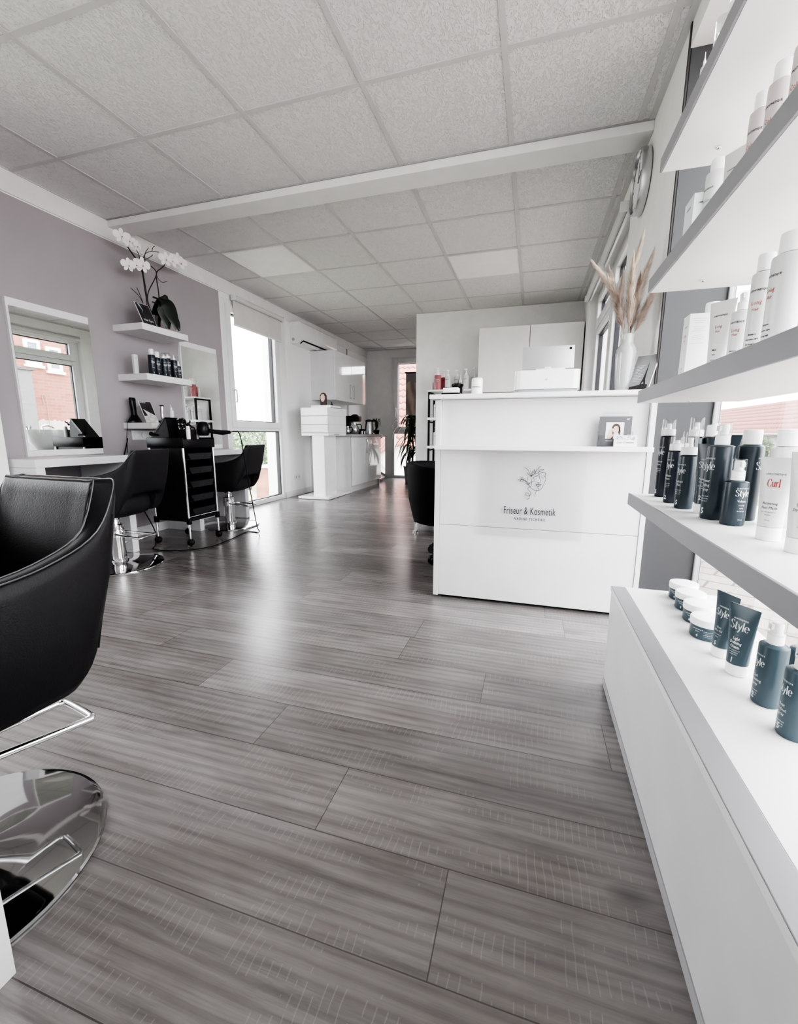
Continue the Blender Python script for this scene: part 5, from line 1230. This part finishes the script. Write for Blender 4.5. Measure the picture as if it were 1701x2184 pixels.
bottle('spray_bottle', 'petrol spray bottle, number 2, on the low cabinet beside the tubes', (.440, .893, ZB_), .0225, .116, 'mist', TEAL, 186, style(0, .094, 1.0, '2', ('Curl', 'Activating', 'Spray')), None, .043)
bottle('spray_bottle', 'petrol spray bottle, number 5, nearest the viewer on the low cabinet', (.438, .800, ZB_), .0225, .116, 'mist', TEAL, 186, style(0, .094, 1.0, '5', ('Heat', 'Protect', 'Spray')), None, .043)
bottle('spray_bottle', 'petrol spray bottle behind the other two on the low cabinet, at the picture edge', (.506, .930, ZB_), .0225, .098, 'mist', TEAL, 120, style(0, .080, .9, '3', ('Soft', 'Spray')), None, .043)
# --- lowest shelf
bottle('foam_can', 'tall dark foam can with clear cover at the far end of the lowest shelf', (.372, 1.428, ZD_), .0195, .174, 'foam', NAVY, 203, style(0, .142, 1.0, '5', ('Resilient', 'Foam')), None, .046)
bottle('foam_can', 'short dark foam can with clear cover, second from the far end of the lowest shelf', (.364, 1.306, ZD_), .0185, .136, 'foam', NAVY, 205, style(0, .112, 1.0, '2', ('Brilliant', 'Foam')), None, .036)
bottle('foam_can', 'short dark foam can with a tall clear cover on the lowest shelf', (.365, 1.212, ZD_), .0195, .129, 'foam', PETD, 205, style(0, .106, 1.0, '5', ('Resilient', 'Mist')), None, .056)
bottle('foam_can', 'tall dark can with a slanted spout, standing behind the short foam can', (.418, 1.352, ZD_), .0185, .172, 'foam', NAVY, 230, style(0, .142, 1.0, '3', ('Volume', 'Foam')), None, .050)
bottle('white_cap_bottle', 'dark bottle with plain white cap, behind the foam cans on the lowest shelf', (.456, 1.352, ZD_), .021, .172, 'disc', PETD, 250, style(0, .14, 1.0, '4', ('Shampoo',)), None, .030)
tube('hair_tube', 'dark grey tube with white cap, number 2, wedged between can and pump bottle', (.385, 1.150, ZD_), .0165, .158, .050, .022, PETD, CAPW, 226,
     [(BR, .0040, .122, W_, .72, 'R'), ('Style', .0185, .104, W_, .84, 'D'), ('Flexible', .0072, .077, W_, .8, 'R'), ('Cream', .0072, .0695, W_, .8, 'R'), ('smoothing cream', .0034, .062, W_, .75, 'R'), ('for shape', .0034, .057, W_, .75, 'R'), ('2', .014, .032, W_, .8, 'B')])
bottle('pump_bottle', 'big dark petrol pump bottle, number 5, at the middle of the lowest shelf', (.383, 1.078, ZD_), .0242, .156, 'mist', PETD, 197, style(0, .128, 1.15, '5', ('Power', 'Styling', 'Spray')), None, .046)
tube('hair_tube', 'dark tube standing on its cap behind the big pump bottle', (.452, 1.243, ZD_), .018, .178, .056, .022, PETD, BLACK, 236, [(BR, .0040, .14, W_, .72, 'R'), ('Style', .0185, .12, W_, .84, 'D')])
bottle('white_cap_bottle', 'big petrol bottle with white cap, right of the big pump bottle', (.440, 1.090, ZD_), .0235, .157, 'disc', PETD, 318, [(BR, .0046, .13, W_, .72, 'R'), ('Style', .021, .108, W_, .84, 'D')] + [('active conditioning care', .0038, .125 - .006 * i, W_, .0 + .62, 'R') for i in range(0)], None, .030)
bottle('spray_bottle', 'small petrol spray bottle with clear cover in front on the lowest shelf', (.395, 1.016, ZD_), .0205, .088, 'mist', PETD, 284, [(BR, .0038, .074, W_, .72, 'R'), ('Style', .0165, .060, W_, .84, 'D'), ('Volume', .0065, .048, W_, .8, 'R'), ('root lift', .0040, .0405, W_, .8, 'R'), ('spray', .0040, .035, W_, .8, 'R'), ('for fine hair', .0036, .029, W_, .8, 'R'), ('300 ml', .0034, .012, W_, .8, 'R')], None, .042)
bottle('white_cap_bottle', 'big white bottle with white cap behind the white tubes on the lowest shelf', (.475, 1.030, ZD_), .0255, .155, 'disc', BOTW, 212, [(BR, .0050, .130, K_, .72, 'B'), ('Curl', .016, .105, R_D, .8, 'D')], None, .032)
tube('hair_tube', 'white tube with red Curl lettering on the lowest shelf, beside the small spray bottle', (.400, .884, ZD_), .0175, .141, .053, .024, BOTW, CAPW, 226,
     [(BR, .0046, .112, K_, .74, 'R'), ('Curl', .0175, .092, R_D, .72, 'D'), ('Activating', .0068, .062, K_, .78, 'R'), ('Hair Mask', .0068, .0545, K_, .78, 'R'), ('for curls and waves', .0034, .0485, K_, .74, 'R'), ('moisture', .0034, .0435, K_, .74, 'R'), ('150 ml', .0034, .0345, K_, .8, 'R')])
tube('hair_tube', 'white tube with red Curl lettering at the picture edge on the lowest shelf', (.404, .798, ZD_), .0185, .153, .056, .024, BOTW, CAPW, 228,
     [(BR, .0046, .124, K_, .74, 'R'), ('Curl', .0175, .103, R_D, .72, 'D'), ('Defining', .0068, .072, K_, .78, 'R'), ('Styling Fluid', .0068, .0645, K_, .78, 'R'), ('for curls', .0034, .058, K_, .74, 'R'), ('150 ml', .0034, .040, K_, .8, 'R')])
# --- second shelf
def white_specs(h, w1='Long', w2='Hair', s=1.0, n=6, red=R_D):
    return [(BR, .0046 * s, h * .80, K_, .74, 'B'), (w1, .0098 * s, h * .66, red, .8, 'R'), (w2, .0075 * s, h * .595, red, .8, 'R')] + [(('Shampoo', 'intensive care', 'for long hair', '-', 'keratin', '250 ml')[i], .0042 * s, h * .34 - .008 * i * s, K_, .8, 'B') for i in range(n)]
ZC_ = .9683
t = thing('carton', 'white folding carton with rows of grey text at the far end of the second shelf', 'carton', (.375, 1.305, ZC_))
m = MB(); m.box((-.022, -.023, 0), (.023, .023, .163), .0006); m.build('box', PAPER, t, 0)
m = MB()
for (txt, sz, z, xs) in ((BR, .0050, .134, .62),): V, F = text2d(txt, sz, 'CENTER', .02, xs); m.flat(V, F, lambda x, y, z=z: (-.0224, -x, z + y))
for i, w in enumerate(('Shampoo', 'care', '-', '250 ml')): V, F = text2d(w, .0055, 'CENTER', .02, .7); m.flat(V, F, lambda x, y, i=i: (-.0224, -x, .035 - .009 * i + y))
for i in range(13):
    if i in (3, 7, 11): continue
    V, F = text2d('cleanses and cares for long hair'[:32 - (i % 3) * 4], .0036, 'CENTER', 0, .62); m.flat(V, F, lambda x, y, i=i: (x, -.0234, .150 - .0048 * i + y))
m.build('label_print', PRINTG, t, 0)
m = MB()
for txt, sz, z in (('Long', .0105, .112), ('Hair', .0080, .101)): V, F = text2d(txt, sz, 'CENTER', 0, .8); m.flat(V, F, lambda x, y, z=z: (-.0224, -x, z + y))
m.build('label_print', PRINTR, t, 0)
bottle('white_cap_bottle', 'white bottle with white cap hidden behind the carton on the second shelf', (.425, 1.365, ZC_), .024, .168, 'disc', BOTW, 200, white_specs(.168), None, .034)
tube('hair_tube', 'white tube beside the carton on the second shelf', (.395, 1.205, ZC_), .0185, .168, .056, .022, BOTW, CAPW, 222, [(BR, .0046, .135, K_, .74, 'B'), ('Long', .0095, .110, R_D, .8, 'R'), ('Hair', .0072, .100, R_D, .8, 'R'), ('Mask', .005, .06, K_, .8, 'B'), ('care', .005, .05, K_, .8, 'B'), ('150 ml', .004, .038, K_, .8, 'B')])
bottle('spray_bottle', 'white bottle with clear cap between the white tube and the tall white bottles', (.400, 1.112, ZC_), .0185, .122, 'mist', BOTW, 222, white_specs(.122), None, .036)
bottle('pump_bottle', 'white pump bottle with clear cover behind the bottles of the second shelf', (.452, 1.135, ZC_), .0185, .150, 'foam', BOTW, 222, [], None, .046)
bottle('white_cap_bottle', 'tall white bottle with white cap on the second shelf, left of the largest one', (.400, 1.035, ZC_), .0190, .170, 'disc', BOTW, 226, white_specs(.170, s=1.1), None, .030)
bottle('white_cap_bottle', 'largest white bottle with white cap on the second shelf', (.400, .948, ZC_), .0255, .170, 'disc', BOTW, 190, white_specs(.170, s=1.15), None, .032)
bottle('white_cap_bottle', 'white bottle with rows of small text at the picture edge of the second shelf', (.405, .845, ZC_), .0255, .170, 'disc', BOTW, 236, [('cares and protects', .0048, .15 - .008 * i, PRINTG, .62, 'R') for i in range(15)], None, .032)
# --- third shelf
ZE_ = 1.2753
t = thing('carton', 'pale mint folding carton at the far end of the third shelf', 'carton', (.375, 1.400, ZE_))
m = MB(); m.box((-.02, -.035, 0), (.02, .035, .160), .0006); m.build('box', mat('mint_card', (.66, .71, .71), .5), t, 0)
m = MB(); V, F = text2d(BR, .0055, 'CENTER', .02, .62); m.flat(V, F, lambda x, y: (-.0204, -x, .135 + y)); V, F = text2d(BR, .0055, 'CENTER', .02, .42); m.flat(V, F, lambda x, y: (x, -.0354, .135 + y)); m.build('label_print', PRINTK, t, 0)
bottle('white_cap_bottle', 'white bottle with white cap and green lettering on the third shelf', (.400, 1.362, ZE_), .0245, .196, 'disc', BOTW, 205, white_specs(.196, 'Volume', 'Hair', 1.0, 6, mat('print_green', (.18, .28, .26), .5)), None, .026)
tube('hair_tube', 'white tube with slanted top between the bottles of the third shelf', (.395, 1.238, ZE_), .0175, .180, .054, .02, BOTW, CAPW, 215, [(BR, .0046, .14, K_, .74, 'B')])
LAV = mat('bottle_rosy_white', (.58, .53, .525), .35, var=.02)
for i, (y, r, lab) in enumerate(((1.150, .0185, 'rosy white bottle with red lettering on the third shelf, beside the white tube'), (1.075, .0195, 'rosy white bottle with red lettering on the third shelf, second from the white tube'), (.990, .0195, 'rosy white bottle with red lettering at the picture edge of the third shelf'))):
    bottle('white_cap_bottle', lab, (.400, y, ZE_), r, .196, 'disc', LAV, 214, white_specs(.196, 'Color', 'Protect', 1.15), 'rosy white bottles on the third shelf', .030)
# --- top shelf
ZF_ = 1.5833
bottle('hair_bottle', 'grey bottle with a domed clear cap on the top shelf', (.365, 1.325, ZF_), .018, .125, 'foam', CARDM, 200, [], None, .060)
bottle('hair_bottle', 'slim clear white bottle beside the grey one on the top shelf', (.350, 1.385, ZF_), .0075, .135, 'nozzle', BOTW, 200, [], None, .03)
bottle('hair_bottle', 'dark grey bottle on the top shelf, nearest the picture edge', (.365, 1.235, ZF_), .020, .13, 'foam', CARDG, 200, [], None, .06)

# ================================================================ THINGS ON THE OPEN SHELF UNIT
ZS_ = 1.3885
XE, YE_ = -1.29, 5.47
GB = 'pump bottles on the open shelf unit'
bottle('small_flask', 'small white flask at the left end of the open shelf unit', (-1.262, 5.60, ZS_), .018, .10, 'nozzle', BOTW, -70, [], None, .05)
bottle('pump_bottle', 'pink pump bottle at the left end of the open shelf unit', (-1.185, 5.56, ZS_), .043, .185, 'pump', PINK, -85, [('sensitive', .022, .12, W_, .7, 'R'), ('care', .016, .10, W_, .7, 'R')], None, .085)
bottle('pump_bottle', 'pink pump bottle half hidden behind the other pink one', (-1.125, 5.66, ZS_), .040, .165, 'pump', mat('pink_dark', (.42, .10, .12), .3), -85, [], None, .085)
for i, (x, y, r, h, lab) in enumerate(((-1.055, 5.55, .034, .165, 'white pump bottle next to the pink ones on the open shelf unit'), (-.950, 5.60, .034, .165, 'white pump bottle in the middle of the open shelf unit'), (-.825, 5.55, .034, .170, 'white pump bottle furthest from the pink ones on the open shelf unit'))):
    bottle('pump_bottle', lab, (x, y, ZS_), r, h, 'pump', BOTW, -110, [(BR, .012, .12, K_, .5, 'B'), ('care', .012, .08, K_, .6, 'R')], GB, .075)
bottle('small_flask', 'white flask with pointed tip between two white pump bottles', (-.893, 5.54, ZS_), .022, .12, 'nozzle', BOTW, -90, [(BR, .008, .08, K_, .5, 'B')], None, .07)
bottle('pump_bottle', 'clear grey pump bottle at the right end of the open shelf unit', (-.735, 5.60, ZS_), .036, .15, 'pump', mat('bottle_grey', (.55, .55, .55), .3), -90, [(BR, .010, .10, K_, .5, 'B')], None, .11)
for row, (z, n) in enumerate(((1.0485, 5), (.6925, 5))):
    for i in range(n):
        bottle('pump_bottle', ('white bottle on the %s board of the open shelf unit, %s' % (('upper', 'lower')[row], ('first in row', 'second in row', 'third in row', 'fourth in row', 'last in row')[i])), (-1.21 + .10 * i, 5.62, z), .034, (.17, .2, .16, .19, .18)[i], 'pump', BOTW, -90, [(BR, .012, .12, K_, .5, 'B')], 'bottles inside the open shelf unit', .07)

# ================================================================ THINGS ON THE FLOATING SHELVES
Z1, Z2, Z3 = 1.6545, 1.2925, .9245
def lean_card(name, label, x, y, z, w, h, lean, face, rotz):
    t = thing(name, label, 'card', (x, y, z), rotz)
    return t, card('card', w, h, lean, t, face)
t, Mc = lean_card('picture_card', 'dark hair care card leaning in front of the orchid', -2.832, 2.785, Z1, .128, .175, -.42, CARDD, math.radians(90))
m = MB(); m.M = Mc; V, F = text2d('Hair Care', .026, 'CENTER', .01, .8); m.flat(V, F, lambda x, y: (x, -.0012, .028 + y)); m.build('lettering', PRINTW, t, 0)
m = MB(); m.M = Mc; m.poly([(-.045, -.001, .168), (-.025, -.001, .168), (-.015, -.001, .12), (-.028, -.001, .09), (-.022, -.001, .12)]); m.build('hair_streak', PRINTG, t, 0)
t, Mc = lean_card('picture_card', 'dark card with a pale hairdressing photo on the lowest floating shelf', -2.90, 2.785, Z3, .115, .180, -.38, CARDD, math.radians(90))
m = MB(); m.M = Mc; m.poly([(-.058, -.001, .004), (.058, -.001, .004), (.058, -.001, .060), (.01, -.001, .085), (-.045, -.001, .115), (-.02, -.001, .06), (-.058, -.001, .055)]); m.build('photo', mat('photo_pale', (.50, .48, .47), .4, var=.3, vscale=30), t, 0)
m = MB(); m.M = Mc; V, F = text2d('BIOSTHETIQUE', .012, 'LEFT', .01, .7); m.flat(V, F, lambda x, y: (-.055 + x, -.0012, .165 + y)); m.build('lettering', PRINTW, t, 0)
# orchid
o = thing('orchid', 'white orchid with bare dark stems on the topmost floating shelf', 'plant', (-2.93, 2.92, Z1))
B0 = Vector((-2.93, 2.92, Z1))
def wp(y, z, x=-2.93): return Vector((x, y, z)) - B0
m = MB(); m.lathe([(.045, 0), (.058, .08), (.06, .10), (.052, .10)], (0, -.01, 0), 24); m.build('pot', BLACK, o)
def stem(pts, r): return MB().tube(spline(pts, 8), r, 6)
for pts, r in (([wp(2.90, 1.70), wp(2.875, 1.86), wp(2.858, 2.02), wp(2.845, 2.12), wp(2.80, 2.14), wp(2.74, 2.195)], .0045), ([wp(2.905, 1.70), wp(2.862, 1.90), wp(2.850, 2.05), wp(2.825, 2.09), wp(2.79, 2.085)], .004),
               ([wp(2.93, 1.72), wp(2.88, 1.84), wp(2.89, 1.93), wp(2.985, 2.09), wp(2.93, 2.135), wp(2.865, 2.155)], .0035), ([wp(2.985, 1.80), wp(2.99, 1.95), wp(2.985, 2.09), wp(3.04, 2.15), wp(3.08, 2.19)], .004), ([wp(2.985, 2.09), wp(3.0, 2.06), wp(3.04, 2.045), wp(3.09, 2.07)], .002)):
    stem(pts, r).build('stem', STEMD, o)
for pts in ([wp(2.865, 2.155), wp(2.90, 2.21), wp(2.96, 2.245), wp(3.03, 2.265)], [wp(2.96, 2.245), wp(2.975, 2.28), wp(2.995, 2.295)], [wp(2.88, 2.16), wp(2.895, 2.21), wp(2.93, 2.26)], [wp(2.87, 2.15), wp(2.93, 2.19), wp(2.965, 2.22)], [wp(2.845, 2.13), wp(2.83, 2.18), wp(2.80, 2.23)], [wp(2.83, 1.83), wp(2.79, 1.88), wp(2.73, 1.91)], [wp(2.83, 1.83), wp(2.81, 1.88), wp(2.785, 1.93)], [wp(2.86, 1.80), wp(2.862, 1.93)]):
    stem(pts, .0022).build('twig', STEMD, o)
def flower(y, z, x, yaw, s, k):
    mb = MB(); mb.M = Matrix.Translation(Vector((x, y, z)) - B0) @ Matrix.Rotation(yaw, 4, 'Z') @ Matrix.Rotation(.15, 4, 'Y')
    for i, (a, l, w) in enumerate(((90, 1.0, .55), (15, 1.05, .95), (165, 1.05, .95), (235, .9, .5), (305, .9, .5))):
        a = math.radians(a); d = Vector((0, math.cos(a), math.sin(a))); q = Vector((0, -math.sin(a), math.cos(a)))
        ring = [mb.v(Vector((.004 * (1 if i in (1, 2) else 0), 0, 0)))]
        pts = [(.25, .35), (.6, .5), (.85, .38), (1.0, 0), (.85, -.38), (.6, -.5), (.25, -.35)]
        vs = [ring[0]] + [mb.v(d * (u * l * s) + q * (v_ * w * s) + Vector((.006 * (1 - u) + (.003 if i in (1, 2) else 0), 0, 0))) for u, v_ in pts]
        for j in range(1, len(vs) - 1): mb.face((vs[0], vs[j], vs[j + 1]))
    fo = mb.build('flower', PETAL, o, 0)
    mb = MB(); mb.M = Matrix.Translation(Vector((x + .010, y, z - .006)) - B0); mb.ball((0, 0, 0), (.0045 * s / .04), 1, .7, .9, 10, 6); mb.build('lip', PETALC, fo)
for i, (y, z, s, yaw) in enumerate(((2.665, 2.235, .042, -.5), (2.715, 2.222, .040, -.2), (2.77, 2.205, .034, .2), (2.70, 2.055, .040, -.5), (2.755, 2.075, .036, -.9), (2.80, 2.085, .048, -.3), (3.06, 2.22, .045, -.4), (3.11, 2.225, .045, -.6), (3.16, 2.25, .044, -.2), (3.215, 2.245, .045, -.7))):
    flower(y, z, -2.90 + .012 * (i % 3), yaw, s * 1.25, i)
def leaf(pts, ws, name):
    P = spline(pts, 6); W2 = [p.x for p in spline([(w, 0, 0) for w in ws], 6)]
    mb = MB(); n = len(P); rows = []
    for i in range(n):
        d = (P[min(n - 1, i + 1)] - P[max(0, i - 1)]).normalized(); sd = Vector((0.25, 1, 0)); sd = (sd - d * sd.dot(d)).normalized(); nn = d.cross(sd)
        rows.append([mb.v(P[i] + sd * W2[i] * u - nn * (.010 * abs(u) ** 2)) for u in (-1, -.6, 0, .6, 1)])
    for a, b in zip(rows, rows[1:]):
        for k in range(4): mb.face((a[k], a[k + 1], b[k + 1], b[k]))
    return mb.build(name, LEAFD, o)
leaf([wp(2.90, 1.72), wp(2.935, 1.80, -2.90), wp(2.965, 1.87, -2.87), wp(2.975, 1.925, -2.85)], [.025, .05, .055, .01], 'leaf')
leaf([wp(2.90, 1.90, -2.90), wp(2.96, 1.87, -2.84), wp(3.0, 1.78, -2.82), wp(3.02, 1.67, -2.80)], [.012, .06, .055, .012], 'leaf')
leaf([wp(2.89, 1.86, -2.90), wp(2.93, 1.84, -2.85), wp(2.955, 1.76, -2.84), wp(2.96, 1.665, -2.83)], [.01, .05, .05, .015], 'leaf')
leaf([wp(2.97, 1.82, -2.88), wp(3.02, 1.80, -2.84), wp(3.045, 1.74, -2.82), wp(3.055, 1.67, -2.81)], [.01, .03, .028, .008], 'leaf')
# middle shelf
tube('white_tube', 'white tube standing alone on the middle floating shelf', (-2.93, 2.625, Z2), .015, .145, .042, .03, BOTW, CAPW, -40, [('BIO', .010, .09, G_, .7, 'R')]) if False else None
t = thing('cream_tube', 'white tube standing alone at the left end of the middle floating shelf', 'tube', (-2.965, 2.735, Z2))
m = MB(); m.box((-.012, -.019, 0), (.012, .019, .148), .004); m.build('tube', BOTW, t)
m = MB(); V, F = text2d('BIOS', .012, 'CENTER', .01, .7); m.flat(V, F, lambda x, y: (.0125, x, .115 + y)); m.build('label_print', PRINTG, t, 0)
for i, (y, r, h, cp, lab) in enumerate(((2.805, .026, .150, 'disc', 'first dark bottle from the left on the middle floating shelf'), (2.868, .026, .140, 'disc', 'second dark bottle from the left on the middle floating shelf'), (2.925, .022, .140, 'foam', 'third dark bottle on the middle floating shelf, with a clear cover'), (2.975, .025, .150, 'foam', 'fourth dark bottle on the middle floating shelf, tallest cover'), (3.030, .024, .145, 'nozzle', 'fifth dark bottle on the middle floating shelf, with pointed cap'), (3.085, .021, .105, 'mist', 'shortest dark bottle at the right end of the middle floating shelf'))):
    bottle('styling_bottle', lab, (-2.875 - .012 * (i % 2), y, Z2), r, h, cp, NAVY if i != 2 else PETD, -22, [(BR, .0055, h * .78, W_, .6, 'R'), ('Style', .020, h * .60, W_, .8, 'D'), ('Volume', .0085, h * .35, W_, .7, 'R'), ('5', .014, .012, W_, .8, 'B')], 'dark bottles on the middle floating shelf', .042)
# lowest shelf
t = thing('hair_clipper', 'black hair clipper standing in its charger on the lowest floating shelf', 'hair clipper', (-2.93, 2.705 - .095, Z3))
t.location = (-2.965, 2.745 - .02, Z3); t.location = (-2.955, 2.735, Z3)
t['label'] = 'black hair clipper standing in its round charger on the lowest floating shelf'
t.location = (-3.035, 2.742, Z3)
m = MB(); m.lathe([(.060, 0), (.062, .008), (.052, .024), (.034, .048), (.028, .062)], (0, 0, 0), 30, .62, 1.0); m.build('charger', BLACK, t)
m = MB(); m.loft([[(a_ * math.cos(2 * PI * k / 20), dy + b_ * math.sin(2 * PI * k / 20), z) for k in range(20)] for z, a_, b_, dy in ((.05, .020, .022, 0), (.10, .020, .022, -.003), (.15, .021, .026, -.006), (.185, .019, .027, -.006), (.195, .012, .022, -.008))], True); m.build('clipper', BLACK, t)
m = MB(); m.tube(spline([(.0, -.06, .006), (.0, -.072, .002), (.0, -.075, -.03), (-.02, -.073, -.12), (-.04, -.06, -.235)], 6), .0022, 6); m.build('cord', BLACKM, t)
t = thing('hair_trimmer', 'slim silver and black trimmer standing in its dock on the lowest floating shelf', 'hair trimmer', (-2.91, 2.90, Z3))
m = MB(); m.box((-.03, -.024, 0), (.02, .03, .022), .004); m.build('dock', BLACK, t)
m = MB(); m.tube(spline([(-.005, 0, .0225), (-.005, -.004, .07), (-.002, -.002, .135)], 4), [.010, .012, .012, .012, .011, .011, .012, .012, .010][:9], 12); m.build('body', STEEL, t)
m = MB(); m.box((-.012, -.016, .135), (.008, .010, .146), .002); m.build('blade', BLACK, t)
bottle('spray_flask', 'white spray flask on the lowest floating shelf, beside the trimmer', (-2.875, 2.955, Z3), .019, .105, 'nozzle', BOTW, -30, [('care', .010, .06, G_, .7, 'R')], None, .045)
t = thing('small_cube', 'small black box at the right end of the lowest floating shelf', 'box', (-2.87, 3.02, Z3))
m = MB(); m.box((-.012, -.014, 0), (.012, .014, .030), .002); m.build('box', BLACK, t)
